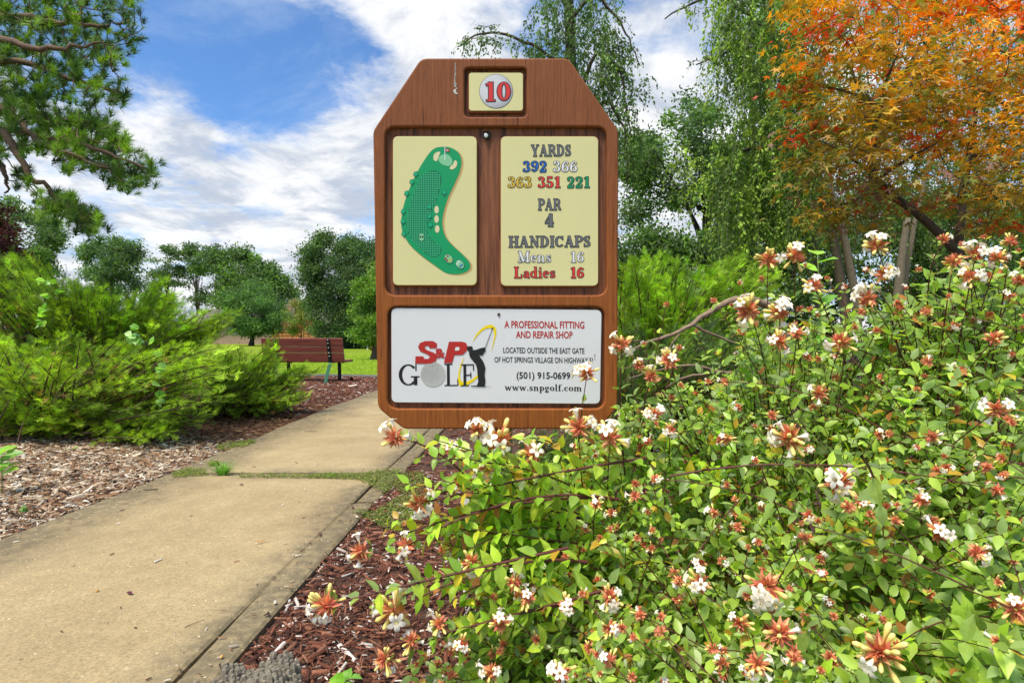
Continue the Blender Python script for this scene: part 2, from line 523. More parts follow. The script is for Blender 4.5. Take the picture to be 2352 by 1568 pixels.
def lawn():
    m, t, b = newmat('mown_lawn')
    geo = t.n('ShaderNodeNewGeometry'); pos = geo.outputs['Position']
    mp = t.n('ShaderNodeMapping', i_0=pos); mp.inputs['Scale'].default_value = (1, 0.35, 1)
    n1 = t.noise(mp.outputs[0], 14, 6, 0.75); n2 = t.noise(pos, 0.12, 5, 0.6); n3 = t.noise(mp.outputs[0], 1.1, 4, 0.6)
    c = t.ramp(n1, [(0.25, (0.09, 0.15, 0.008)), (0.5, (0.19, 0.28, 0.014)), (0.75, (0.30, 0.36, 0.04))])
    c = t.mix(0.5, c, t.mix(t.maprange(n2, 0.35, 0.65), (0.7, 0.85, 0.7, 1), (1.35, 1.12, 1.0, 1)), 'MULTIPLY')
    c = t.mix(0.35, c, t.mix(n3, (0.6, 0.7, 0.6, 1), (1.4, 1.3, 1.2, 1)), 'MULTIPLY')
    t.set(b.inputs['Base Color'], c)
    b.inputs['Roughness'].default_value = 0.9
    b.inputs['Specular IOR Level'].default_value = 0.15
    bp = t.n('ShaderNodeBump', i_Strength=0.8, i_Distance=0.05, i_Height=n1)
    t.set(b.inputs['Normal'], bp.outputs[0])
    return m
M['lawn'] = lawn()

# ------------------------------------------------------------------ ground, beds, path
def sheet(name, pts, z, mat, label=None):
    o = mesh_py(name, [(x, y, z) for x, y in pts], [list(range(len(pts)))], mat)
    return tag(o, label, kind='structure')
sheet('ground', [(-600, -60), (600, -60), (600, 900), (-600, 900)], 0.0, M['lawn'], 'mown green lawn running back to the trees')
def edge_y(x):                       # far edge of the mulch bed: a gentle curve
    return 12.35 - 0.16 * (x + 4.0) + 0.10 * math.sin(x * 0.9)
xs = np.linspace(-16, 9, 60)
bed = [(-16, -3), (9, -3)] + [(x, edge_y(x)) for x in xs[::-1]]
sheet('mulch_bed', bed, 0.024, M['soil'], 'brown bark mulch bed on both sides of the path')

path = tag(bpy.data.objects.new('path', None), 'tan concrete footpath with a planted joint', kind='structure')
COL.objects.link(path)
def wob(y, a, ph):
    return a * math.sin(y * 1.7 + ph) + a * 0.6 * math.sin(y * 4.1 + ph * 2)
def slab(y0, y1, x0a, x0b, x1a, x1b, top, tilt=0.0):
    n = 26; V = []; Fs = []
    for i in range(n):
        f = i / (n - 1); y = y0 + (y1 - y0) * f
        l = x0a + (x0b - x0a) * f + wob(y, 0.010, 1); r = x1a + (x1b - x1a) * f + wob(y, 0.003, 2)
        zt = top + tilt * f
        V += [(l - 0.02, y, -0.05), (l, y, zt - 0.006), (l + 0.012, y, zt), (r - 0.010, y, zt), (r, y, zt - 0.006), (r + 0.004, y, -0.05)]
    for i in range(n - 1):
        for k in range(5):
            a = i * 6 + k; Fs.append([a, a + 1, a + 7, a + 6])
    Fs.append([0, 1, 2, 3, 4, 5]); e = (n - 1) * 6; Fs.append([e + 5, e + 4, e + 3, e + 2, e + 1, e])
    return mesh_py('slab', V, Fs, M['concrete'], path)
slab(-0.6, 3.46, -2.10, -2.10, -0.845, -0.800, 0.050)
slab(3.49, 7.30, -2.10, -2.18, -0.800, -0.690, 0.052, 0.004)
slab(7.32, 11.8, -2.18, -2.10, -0.690, -0.640, 0.050)
# narrow edge band, a hair lower than the slabs, with a dark seam between
slab(-0.6, 2.86, -0.840, -0.805, -0.735, -0.705, 0.047)
slab(2.92, 3.50, -0.800, -0.795, -0.700, -0.690, 0.040)
slab(3.52, 7.30, -0.795, -0.685, -0.680, -0.560, 0.047)
slab(7.34, 11.8, -0.678, -0.628, -0.560, -0.515, 0.044)
# black plastic edging between bed and lawn
eb = Bag()
for x in np.linspace(-8.5, 3, 60)[:-1]:
    x2 = x + 11.5 / 59
    for (za, zb, oy) in ((0.0, 0.085, 0.0),):
        V = [(x, edge_y(x), 0), (x2, edge_y(x2), 0), (x2, edge_y(x2), zb), (x, edge_y(x), zb), (x, edge_y(x) + 0.035, 0), (x2, edge_y(x2) + 0.035, 0), (x2, edge_y(x2) + 0.035, zb), (x, edge_y(x) + 0.035, zb)]
        eb.add(V, [(0, 1, 2), (0, 2, 3), (3, 2, 6), (3, 6, 7), (4, 6, 5), (4, 7, 6)], (0.035, 0.037, 0.038))
tag(eb.obj('lawn_edging', attr_mat('edging_plastic', 0.4, 0.5)), 'black plastic edging strip between the mulch and the lawn', 'edging')

# ------------------------------------------------------------------ lettering with serifs, drawn as modulated strokes
TK, TN = 0.185, 0.075
def L(pts, w): return ('l', pts, w)
def A(cx, cy, rx, ry, a0, a1, tk=TK, tn=TN): return ('a', cx, cy, rx, ry, a0, a1, tk, tn)
def Dt(cx, cy, r): return ('d', cx, cy, r)
def stem(x, y0=0.03, y1=0.97, w=TK): return L([(x, y0), (x, y1)], w)
def sf(x0, x1, y, w=0.075): return L([(x0, y), (x1, y)], w)
B0, T0 = 0.037, 0.963
GL = {
 '0': (0.62, [A(.31, .5, .205, .455, 0, 360)]),
 '1': (0.52, [stem(.28), sf(.08, .48, B0), L([(.28, .93), (.07, .82)], .09)]),
 '2': (0.60, [A(.29, .715, .19, .245, 165, -20, .17), L([(.475, .63), (.36, .42), (.08, .09)], [.17, .14, .08]), sf(.07, .50, .075, .15), L([(.50, .03), (.53, .27)], .06), Dt(.14, .69, .085)]),
 '3': (0.60, [A(.27, .745, .175, .215, 160, -80, .16), A(.27, .275, .215, .24, 85, -160, .18), Dt(.14, .76, .08), Dt(.115, .24, .085)]),
 '4': (0.64, [stem(.41), L([(.40, .97), (.06, .32)], .08), sf(.03, .60, .285, .10), sf(.24, .57, B0)]),
 '5': (0.60, [sf(.14, .50, .91, .15), L([(.15, .95), (.13, .50)], .07), A(.26, .30, .22, .265, 130, -150), Dt(.12, .22, .085)]),
 '6': (0.62, [A(.31, .30, .20, .265, 0, 360, .17), A(.46, .44, .355, .52, 95, 195, .17), Dt(.49, .80, .085)]),
 '9': (0.62, [('r',)]),
 'Y': (0.82, [L([(.14, .97), (.40, .43)], TK), L([(.68, .97), (.42, .45)], TN), stem(.41, .03, .5), sf(.01, .31, T0), sf(.54, .81, T0), sf(.23, .59, B0)]),
 'A': (0.84, [L([(.38, .98), (.12, .03)], TN), L([(.38, .98), (.66, .03)], TK), sf(.2, .55, .33), sf(.0, .25, B0), sf(.49, .83, B0)]),
 'R': (0.82, [stem(.18), A(.40, .73, .205, .235, 90, -90), sf(.01, .42, T0), sf(.18, .42, .495), L([(.44, .48), (.60, .28), (.66, .08)], TK * .95), sf(.64, .80, .05), sf(.01, .37, B0)]),
 'D': (0.80, [stem(.18), A(.34, .5, .315, .463, 90, -90), sf(.01, .36, T0), sf(.01, .36, B0)]),
 'S': (0.62, [A(.30, .735, .175, .225, 35, 250, .15), A(.31, .27, .20, .23, 80, -145, .17), L([(.21, .60), (.41, .44)], .19), L([(.51, .68), (.51, .97)], .06), L([(.09, .03), (.09, .32)], .06)]),
 'P': (0.70, [stem(.18), A(.39, .72, .22, .245, 90, -90), sf(.01, .42, T0), sf(.18, .42, .475), sf(.01, .37, B0)]),
 'H': (0.88, [stem(.19), stem(.68), sf(.2, .68, .5), sf(.01, .37, B0), sf(.50, .86, B0), sf(.01, .37, T0), sf(.50, .86, T0)]),
 'N': (0.86, [stem(.16, w=TN), stem(.68, w=TN), L([(.15, .97), (.68, .03)], TK), sf(.01, .22, T0), sf(.55, .83, T0), sf(.01, .31, B0)]),
 'I': (0.40, [stem(.20), sf(.02, .38, T0), sf(.02, .38, B0)]),
 'C': (0.78, [A(.39, .5, .29, .463, 40, 320), L([(.66, .66), (.66, .97)], .065), L([(.66, .2), (.60, .12)], .06)]),
 'M': (1.02, [stem(.16, w=TN), stem(.83), L([(.16, .97), (.48, .06)], TK), L([(.48, .06), (.82, .97)], TN), sf(.01, .24, T0), sf(.78, 1.0, T0), sf(.01, .31, B0), sf(.65, 1.01, B0)]),
 'L': (0.72, [stem(.19), sf(.01, .62, B0), L([(.63, .03), (.63, .33)], .07), sf(.01, .38, T0)]),
 'G': (0.84, [A(.39, .5, .30, .463, 42, 318), L([(.68, .66), (.68, .97)], .065), stem(.66, .06, .42), sf(.48, .82, .42)]),
 'F': (0.70, [stem(.19), sf(.01, .61, T0), L([(.61, .70), (.61, .98)], .07), sf(.2, .48, .5), L([(.48, .37), (.48, .63)], .07), sf(.01, .38, B0)]),
 'e': (0.54, [A(.27, .32, .185, .29, 5, 315, .15, .065), sf(.12, .45, .36, .06)]),
 'n': (0.68, [stem(.17, .03, .62, .15), A(.34, .44, .16, .165, 175, 0, .15, .065), stem(.50, .03, .45, .15), sf(.02, .31, .03, .06), sf(.38, .65, .03, .06), sf(.02, .17, .60, .06)]),
 's': (0.48, [A(.23, .47, .13, .14, 35, 250, .12, .06), A(.24, .18, .15, .15, 80, -145, .13, .06), L([(.16, .39), (.31, .27)], .13), L([(.39, .42), (.39, .61)], .05), L([(.08, .03), (.08, .22)], .05)]),
 'a': (0.56, [A(.21, .19, .13, .15, 0, 360, .13, .055), stem(.40, .05, .47, .15), A(.26, .46, .14, .145, 0, 160, .13, .06), sf(.40, .55, .035, .07), Dt(.14, .48, .06)]),
 'd': (0.64, [A(.26, .32, .18, .285, 0, 360, .15, .06), stem(.46, .03, .97, .15), sf(.34, .46, .965, .06), sf(.46, .61, .03, .06)]),
 'i': (0.34, [stem(.17, .03, .62, .15), sf(.02, .17, .60, .06), sf(.02, .32, .03, .06), Dt(.17, .86, .085)]),
 'w': (0.86, [L([(.10, .61), (.27, .02)], .14), L([(.27, .02), (.43, .61)], .065), L([(.43, .61), (.60, .02)], .14), L([(.60, .02), (.76, .61)], .065), sf(.0, .24, .61, .06), sf(.65, .86, .61, .06)]),
 'p': (0.64, [stem(.17, -.3, .62, .15), A(.37, .32, .17, .285, 0, 360, .15, .06), sf(.02, .33, -.29, .06), sf(.02, .17, .60, .06)]),
 'g': (0.58, [A(.26, .41, .16, .195, 0, 360, .14, .06), A(.27, -.12, .20, .13, 0, 360, .09, .09), L([(.17, .22), (.12, .1), (.3, .03)], .09), L([(.38, .54), (.53, .62)], .07)]),
 'o': (0.58, [A(.29, .32, .20, .285, 0, 360, .16, .06)]),
 'l': (0.34, [stem(.17, .03, .97, .15), sf(.02, .17, .965, .06), sf(.02, .32, .03, .06)]),
 'f': (0.40, [stem(.18, .03, .78, .15), A(.32, .80, .15, .16, 175, 50, .12, .06), sf(.03, .34, .60, .06), sf(.02, .36, .03, .06), Dt(.40, .88, .06)]),
 'c': (0.52, [A(.28, .32, .19, .285, 50, 315, .16, .06), Dt(.40, .50, .075)]),
 'm': (1.02, [stem(.17, .03, .62, .15), A(.34, .44, .16, .165, 175, 0, .15, .065), stem(.50, .03, .45, .15), A(.67, .44, .16, .165, 175, 0, .15, .065), stem(.83, .03, .45, .15), sf(.02, .31, .03, .06), sf(.39, .62, .03, .06), sf(.72, .98, .03, .06), sf(.02, .17, .60, .06)]),
 '.': (0.26, [Dt(.13, .085, .085)]),
 ' ': (0.34, []),
}
def stroke_poly(pts, ws, inf):
    pts = np.asarray(pts, float); n = len(pts)
    ws = np.broadcast_to(np.asarray(ws, float), (n,)) + 2 * inf
    t = nrm(np.gradient(pts, axis=0)); nn = np.stack([-t[:, 1], t[:, 0]], -1)
    pts = pts.copy()
    if inf: pts[0] -= t[0] * inf; pts[-1] += t[-1] * inf
    return pts + nn * ws[:, None] / 2, pts - nn * ws[:, None] / 2
def glyph(ch, inf=0.0, fat=1.0):
    """list of quad strips (left, right) in glyph space"""
    rot = False
    if ch == '9': ch, rot = '6', True
    w, prims = GL[ch]; strips = []
    for p in prims:
        if p[0] == 'l':
            wv = np.asarray(p[2]) * fat
            strips.append(stroke_poly(p[1], wv, inf))
        elif p[0] == 'a':
            _, cx, cy, rx, ry, a0, a1, tk, tn = p
            a = np.radians(np.linspace(a0, a1, max(10, int(abs(a1 - a0) / 12))))
            th = (tn + (tk - tn) * np.abs(np.cos(a)) ** 1.3) * fat + 2 * inf
            c = np.stack([cx + (rx) * np.cos(a), cy + ry * np.sin(a) * (1 - 0.5 * tn / max(ry, .01))], -1)
            d = nrm(np.stack([np.cos(a) * ry, np.sin(a) * rx], -1))
            strips.append((c + d * th[:, None] / 2, c - d * th[:, None] / 2))
        elif p[0] == 'd':
            a = np.linspace(0, PI, 8); r = p[3] + inf
            strips.append((np.stack([p[1] + r * np.cos(a), p[2] + r * np.sin(a)], -1), np.stack([p[1] + r * np.cos(a), p[2] - r * np.sin(a)], -1)))
    if rot: strips = [((w, 1.0) - l, (w, 1.0) - r) for l, r in strips]
    return w, strips
def text_width(s, track=0.04):
    return sum((GL['6'] if c == '9' else GL[c])[0] + track for c in s) - track

# ------------------------------------------------------------------ the tee sign
SIGN = empty('tee_sign', 'brown carved wood golf tee sign with hole map, yardage panel and white advert', 'sign', (0, 0, 0))
S0 = Vector(((1140 - CX) / F * 1.435, 1.435, H - (985 - HY) / F * 1.435))
SIGN.location = S0
SIGN.rotation_euler = (R(1.9), R(-0.35), 0)
SM = Matrix.Translation(S0) @ SIGN.rotation_euler.to_matrix().to_4x4()
SMI = SM.inverted()
def S(px, py, y=0.0):
    """point (x, z) on the sign face that shows at photo pixel (px, py)"""
    o = SMI @ Vector((0, 0, H)); t = SMI @ Vector(((px - CX) / F, 1, H - (py - HY) / F)) - o
    k = (y - o.y) / t.y; q = o + t * k
    return (q.x, q.z)
def Z1(x, y): return S(826.9 + x * 0.3673, 110.25 + y * 0.3673)
def Z2(x, y): return S(826.9 + x * 0.2656, 661.5 + y * 0.2656)

def rounded(pts, rads, seg=6):
    out = []; n = len(pts)
    if not hasattr(rads, '__len__'): rads = [rads] * n
    for i in range(n):
        p, a, b = (Vector(pts[i]), Vector(pts[i - 1]), Vector(pts[(i + 1) % n])); r = rads[i]
        u, v = (a - p).normalized(), (b - p).normalized()
        ang = u.angle(v); tl = min(r / math.tan(ang / 2), (a - p).length * .49, (b - p).length * .49)
        s, e = p + u * tl, p + v * tl
        for k in range(seg + 1):
            t = k / seg; out.append(tuple((1 - t) ** 2 * s + 2 * t * (1 - t) * p + t * t * e))
    return out
def curve_mesh(loops, ext, bev, res=3):
    cu = bpy.data.curves.new('outline', 'CURVE'); cu.dimensions = '2D'; cu.fill_mode = 'BOTH'
    for lp in loops:
        s = cu.splines.new('POLY'); s.points.add(len(lp) - 1); s.use_cyclic_u = True
        for i, (x, y) in enumerate(lp): s.points[i].co = (x, y, 0, 1)
    cu.extrude = ext; cu.bevel_depth = bev; cu.bevel_resolution = res; cu.offset = -bev
    ob = bpy.data.objects.new('outline', cu); COL.objects.link(ob)
    dg = bpy.context.evaluated_depsgraph_get()
    me = bpy.data.meshes.new_from_object(ob.evaluated_get(dg))
    bpy.data.objects.remove(ob); bpy.data.curves.remove(cu)
    return me
def plate(name, loops, y0, y1, bev, mat, parent, smooth=True):
    th = y1 - y0
    me = curve_mesh(loops, max(th / 2 - bev, 0.0), bev)
    co = np.empty(len(me.vertices) * 3, np.float32); me.vertices.foreach_get('co', co); co = co.reshape(-1, 3)
    new = np.stack([co[:, 0], (y0 + y1) / 2 - co[:, 2], co[:, 1]], -1); me.vertices.foreach_set('co', new.ravel())
    me.materials.clear(); me.materials.append(mat)
    me.update()
    o = bpy.data.objects.new(name, me); COL.objects.link(o); o.parent = parent
    return o
def flat(name, poly, y, mat, parent):
    return mesh_py(name, [(x, y, z) for x, z in poly], [list(range(len(poly)))], mat, parent)

outer = [S(*p) for p in ((967, 133.5), (1306, 133.5), (1421, 300), (1418.5, 936), (1377, 985), (927, 985), (867, 936), (856.5, 300))]
RO = [.030, .030, .035, .035, .03, .03, .035, .035]
outer_r = rounded(outer, RO)
def rr(z, x0, y0, x1, y1, r): return rounded([z(x0, y0), z(x1, y0), z(x1, y1), z(x0, y1)], r)
pk_top = rr(Z1, 652, 124, 1042, 430, .012)
pk_mid = rr(Z1, 155, 492, 1543, 1545, .028)
pk_bot = rr(Z2, 236, 160, 2118, 1042, .028)
board = plate('board', [outer_r], 0.0135, 0.052, 0.004, M['carved'], SIGN)
plate('carved_face', [outer_r, pk_top, pk_mid, pk_bot], 0.0, 0.015, 0.0045, M['sign_wood'], board)
# post behind the board
PX0 = (S(1095, 985)[0], S(1177, 985)[0])
pc = (PX0[0] + PX0[1]) / 2
post = box('post', (pc, 0.054 + 0.047, -0.02), (0.089, 0.089, 1.42), M['post'], SIGN, 0.004)
# a little square frame of pale battens fixed to the post low down
for (cx_, cz_, sx_, sz_) in ((-0.004, -0.155, 0.150, 0.016), (-0.074, -0.196, 0.014, 0.066), (0.066, -0.196, 0.014, 0.066), (-0.004, -0.240, 0.150, 0.014)):
    box('batten', (pc + cx_, 0.050 - 0.012, cz_), (sx_, 0.022, sz_), M['pale_wood'], SIGN, 0.002)

Y_PK = 0.0135
# number plate
np_ = rr(Z1, 681, 153, 1019, 390, .008)
num = plate('number_panel', [np_], 0.003, Y_PK + .001, 0.0006, M['cream'], SIGN)
rim = plate('panel_lip', [rr(Z1, 674, 147, 1026, 402, .009)], 0.0065, Y_PK + .002, 0.001, M['sign_wood'], SIGN)
def disc(name, c, r, y, mat, parent, n=48, ry=None):
    ry = ry or r
    return flat(name, [(c[0] + r * math.cos(2 * PI * i / n), c[1] + ry * math.sin(2 * PI * i / n)) for i in range(n)], y, mat, parent)
bc = Z1(851, 269); br = (Z1(957, 269)[0] - Z1(745, 269)[0]) / 2
M['ball'] = ball_print((0.74, 0.75, 0.78), (0.60, 0.61, 0.64), 190, bc, br, (0.34, 0.35, 0.38))
disc('ball_outline', bc, br, 0.0026, M['ink_line'], num)
disc('golf_ball_print', bc, br - .0009, 0.0022, M['ball'], num)

def serif_text(name, s, x0, x1, zb, cap, y, mat, parent, inf=0.0, track=0.05, fat=1.0, yslope=0.0):
    """lettering between x0 and x1 on baseline zb. 'inf' swells the strokes (used for the dark outline)"""
    tw = text_width(s, track); sx = (x1 - x0) / tw; V = []; Fs = []; cur = 0.0; lay = 0
    for ch in s:
        w, strips = glyph(ch, inf, fat)
        for k, (l, r_) in enumerate(strips):
            b = len(V); yy = y - 0.00003 * (k % 8)
            for p, q in zip(l, r_):
                for e in (p, q):
                    V.append((x0 + (cur + e[0]) * sx, yy, zb + e[1] * cap + yslope * (cur + e[0]) * sx))
            for i in range(len(l) - 1): Fs.append([b + 2 * i, b + 2 * i + 1, b + 2 * i + 3, b + 2 * i + 2])
        cur += w + track
    return mesh_py(name, V, Fs, mat, parent)
def two_tone(s, zf, x0, x1, ytop, ybase, mat, parent, y, inf=0.045, fat=1.0, line='ink_line', shrink=-0.012):
    a, b = zf(x0, ybase), zf(x1, ybase); t = zf(x0, ytop)
    serif_text('letter_outline', s, a[0], b[0], a[1], t[1] - a[1], y, M[line], parent, inf, fat=fat)
    serif_text('lettering', s, a[0], b[0], a[1], t[1] - a[1], y - 0.0005, M[mat], parent, shrink, fat=fat)

two_tone('10', Z1, 780, 942, 209, 333, 'ink_red', num, 0.0017, 0.03, 1.15)

# yardage panel
YP = plate('yardage_panel', [rr(Z1, 881, 552, 1490, 1486, .014)], 0.003, Y_PK + .001, 0.0006, M['cream'], SIGN)
plate('panel_lip', [rr(Z1, 874, 545, 1497, 1494, .016)], 0.0075, Y_PK + .002, 0.001, M['sign_wood'], SIGN)
yt = 0.0024
for s, x0, x1, y0, y1, mt in (('YARDS', 1070, 1320, 604, 676, 'ink_grey'), ('392', 1018, 1168, 704, 776, 'ink_blue'), ('366', 1208, 1360, 704, 776, 'ink_white'),
                              ('363', 924, 1074, 802, 874, 'ink_yellow'), ('351', 1112, 1256, 802, 874, 'ink_red'), ('221', 1294, 1440, 802, 874, 'ink_green'),
                              ('PAR', 1114, 1258, 942, 1013, 'ink_grey'), ('4', 1156, 1214, 1034, 1116, 'ink_grey'), ('HANDICAPS', 930, 1442, 1176, 1246, 'ink_grey'),
                              ('Mens', 988, 1196, 1270, 1340, 'ink_white'), ('16', 1316, 1402, 1270, 1340, 'ink_white'),
                              ('Ladies', 964, 1222, 1368, 1438, 'ink_red'), ('16', 1316, 1402, 1368, 1438, 'ink_red')):
    two_tone(s, Z1, x0, x1, y0, y1, mt, YP, yt, 0.036, 1.12 if mt != 'ink_white' else 1.0)

# hole map panel
MP = plate('map_panel', [rr(Z1, 205, 551, 729, 1482, .014)], 0.003, Y_PK + .001, 0.0006, M['cream'], SIGN)
plate('panel_lip', [rr(Z1, 199, 545, 736, 1491, .016)], 0.0075, Y_PK + .002, 0.001, M['sign_wood'], SIGN)
def smooth_loop(pts, n=6):
    pts = [np.array(p, float) for p in pts]; out = []; m = len(pts)
    for i in range(m):
        a, b, c, d = pts[i - 1], pts[i], pts[(i + 1) % m], pts[(i + 2) % m]
        for k in range(n):
            t = k / n; out.append(tuple(0.5 * (2 * b + (c - a) * t + (2 * a - 5 * b + 4 * c - d) * t * t + (3 * b - a - 3 * c + d) * t ** 3)))
    return out
fw = smooth_loop([(505, 617), (560, 620), (612, 650), (634, 700), (624, 770), (590, 850), (545, 950), (520, 1040), (515, 1110), (535, 1180), (575, 1230), (640, 1290), (684, 1340),
                  (686, 1378), (650, 1405), (590, 1414), (530, 1402), (470, 1360), (400, 1310), (330, 1250), (284, 1190), (258, 1120), (262, 1030), (285, 940), (320, 850), (365, 760), (420, 672), (460, 630)])
zmap = lambda pts: [Z1(*p) for p in pts]
flat('fairway_edge', [Z1(x + 10 * (x > 500) + 2, y + 6) for x, y in fw], 0.0027, M['tan_edge'], MP)
flat('rough_print', zmap(fw), 0.0024, M['fairway'], MP)
fw2 = smooth_loop([(430, 770), (480, 768), (506, 800), (505, 850), (475, 960), (440, 1040), (418, 1110), (425, 1160), (455, 1205), (500, 1240), (506, 1275), (480, 1304), (430, 1296), (370, 1245), (320, 1190), (292, 1130), (296, 1050), (318, 960), (350, 870), (385, 800)])
flat('fairway_print', zmap(fw2), 0.0021, M['fairway_dark'], MP)
gb = []; gf = []
for ix in range(295, 505, 14):
    for iy in range(775, 1305, 14):
        if in_poly(np.array([[ix + 4.5, iy + 4.5]]), fw2)[0]:
            b = len(gb)
            gb += [(*Z1(ix + dx, iy + dy),) for dx, dy in ((0, 0), (9, 0), (9, 9), (0, 9))]; gf.append([b, b + 1, b + 2, b + 3])
mesh_py('fairway_grid', [(x, 0.0018, z) for x, z in gb], gf, M['fairway_dot'], MP)
flat('green_print', zmap(smooth_loop([(510, 668), (545, 665), (572, 690), (575, 720), (555, 737), (520, 730), (495, 710), (492, 685)])), 0.0021, M['putt'], MP)
for pts in ([(486, 648), (501, 652), (492, 675), (484, 700), (470, 706), (458, 690), (464, 662)], [(592, 702), (606, 712), (602, 740), (580, 758), (561, 754), (566, 738), (580, 726)]):
    flat('bunker_print', zmap(smooth_loop(pts)), 0.0021, M['sand'], MP)
for c in ((478, 1010), (478, 1069), (482, 1131)):
    flat('bunker_print', zmap([(c[0] + 14 * math.cos(a), c[1] + 24 * math.sin(a)) for a in np.linspace(0, 2 * PI, 20)[:-1]]), 0.0021, M['sand'], MP)
flat('flagstick_print', zmap([(528, 618), (532, 618), (532, 700), (528, 700)]), 0.0018, M['ink_white'], MP)
flat('flag_print', zmap([(532, 622), (548, 630), (562, 630), (556, 638), (562, 648), (548, 650), (532, 648)]), 0.0018, M['ink_maroon'], MP)
a_, b_, t_ = Z1(535, 646), Z1(552, 646), Z1(535, 633)
serif_text('flag_number', '10', a_[0], b_[0], a_[1], t_[1] - a_[1], 0.0014, M['ink_white'], MP)
for (tx, ty) in ((348, 787), (324, 836), (291, 908), (270, 1021), (268, 1083), (274, 1160), (527, 903), (433, 993), (434, 1052), (439, 1106)):
    blob = [(tx + (15 + 3 * math.sin(5 * a)) * math.cos(a), ty + (16 + 3 * math.sin(5 * a + 1)) * math.sin(a)) for a in np.linspace(0, 2 * PI, 30)[:-1]]
    flat('tree_trunk_print', zmap([(tx - 2, ty + 10), (tx + 2, ty + 10), (tx + 2, ty + 27), (tx - 2, ty + 27)]), 0.00165, M['fairway_dark'], MP)
    flat('tree_print', zmap(blob), 0.0014, M['fairway_dark'], MP)
    blob2 = [(tx + 0.8 * (15 + 3 * math.sin(5 * a)) * math.cos(a), ty + 0.8 * (16 + 3 * math.sin(5 * a + 1)) * math.sin(a)) for a in np.linspace(0, 2 * PI, 30)[:-1]]
    flat('tree_highlight_print', zmap(blob2), 0.0011, M['tree_green'], MP)
for (cx_, cy_, rx_, ry_, tl, dots) in ((384, 1182, 17, 24, 0, (('ink_black', -8, -2), ('ink_black', 8, -2))),
                                       (554, 1317, 22, 30, -40, (('ink_maroon', -18, -2), ('ink_maroon', -6, -17), ('ink_maroon', -10, 10), ('ink_yellow', 6, 14), ('ink_yellow', 15, 4))),
                                       (624, 1352, 22, 30, -40, (('ink_white', -16, -2), ('ink_white', -6, -15), ('ink_blue', 2, 14), ('ink_blue', 13, 4)))):
    ca, sa = math.cos(R(tl)), math.sin(R(tl)); el = []
    for a in np.linspace(0, 2 * PI, 24)[:-1]:
        u, v = rx_ * math.cos(a), ry_ * math.sin(a); el.append((cx_ + u * ca - v * sa, cy_ + u * sa + v * ca))
    flat('tee_outline_print', zmap([(cx_ + (x - cx_) * 1.12, cy_ + (y - cy_) * 1.12) for x, y in el]), 0.0016, M['fairway_dark'], MP)
    flat('tee_print', zmap(el), 0.0013, M['putt'], MP)
    for mt, dx, dy in dots:
        flat('tee_marker_print', zmap([(cx_ + dx + 6 * math.cos(a), cy_ + dy + 6 * math.sin(a)) for a in np.linspace(0, 2 * PI, 14)[:-1]]), 0.0009, M[mt], MP)

# drilled hole with a pale bolt in it, top of the big pocket
hc = Z1(793, 541)
disc('bolt_hole', hc, (Z1(821, 541)[0] - Z1(765, 541)[0]) / 2, 0.0080, M['hole'], SIGN)
bm = bmesh.new(); bmesh.ops.create_cone(bm, cap_ends=True, segments=6, radius1=.0062, radius2=.0054, depth=.008, matrix=Matrix.Translation((hc[0] - .002, .0045, hc[1] - .002)) @ Matrix.Rotation(PI / 2, 4, 'X'))
bm_obj('bolt', bm, M['bolt'], SIGN, 0.0008)
st = [Z1(597 + random.uniform(-4, 4) * (1 + i / 6) + s * (0.8 + (i > 13) * 3), 90 + i * 12.5) for s, rng_ in ((-1, range(17)), (1, range(16, -1, -1))) for i in rng_]
flat('dried_streak', st, -0.0006, M['pale_wood'], board)

# white advert panel
AD = plate('advert_panel', [[Z2(*p) for p in rounded([(268, 172), (2092, 190), (2078, 1002), (270, 990)], [50, 50, 50, 50])]], 0.004, Y_PK + .001, 0.001, M['white'], SIGN)
ya = 0.0035
bm = bmesh.new(); sc_ = Z2(1200, 228)
bmesh.ops.create_cone(bm, cap_ends=True, segments=20, radius1=.0042, radius2=.0030, depth=.003, matrix=Matrix.Translation((sc_[0], .0028, sc_[1])) @ Matrix.Rotation(PI / 2, 4, 'X'))
bm_obj('screw', bm, M['rust'], SIGN, 0.0005)

def sans(name, s, p0, p1, top, y, mat, parent, bold=0.0, shear=0.0, width_only=False):
    """sans lettering from photo point p0 (baseline left) to p1 (baseline right), cap top at 'top'"""
    cu = bpy.data.curves.new('lettering', 'FONT'); cu.body = s; cu.size = 1; cu.offset = bold; cu.shear = shear; cu.resolution_u = 3
    ob = bpy.data.objects.new('lettering', cu); COL.objects.link(ob)
    dg = bpy.context.evaluated_depsgraph_get(); me = bpy.data.meshes.new_from_object(ob.evaluated_get(dg))
    bpy.data.objects.remove(ob); bpy.data.curves.remove(cu)
    n = len(me.vertices); co = np.empty(n * 3, np.float32); me.vertices.foreach_get('co', co); co = co.reshape(-1, 3)
    x0, x1 = co[:, 0].min(), co[:, 0].max(); cap = 0.729 + bold
    if s in ('&',): cap = co[:, 1].max()
    h = top[1] - p0[1]; sx = (p1[0] - p0[0]) / (x1 - x0); slope = (p1[1] - p0[1]) / (p1[0] - p0[0])
    X = p0[0] + (co[:, 0] - x0) * sx
    new = np.stack([X, np.full(n, y), p0[1] + co[:, 1] / cap * h + (X - p0[0]) * slope], -1)
    me.vertices.foreach_set('co', new.astype(np.float32).ravel()); me.materials.clear(); me.materials.append(mat); me.update()
    o = bpy.data.objects.new(name, me); COL.objects.link(o); o.parent = parent
    return o
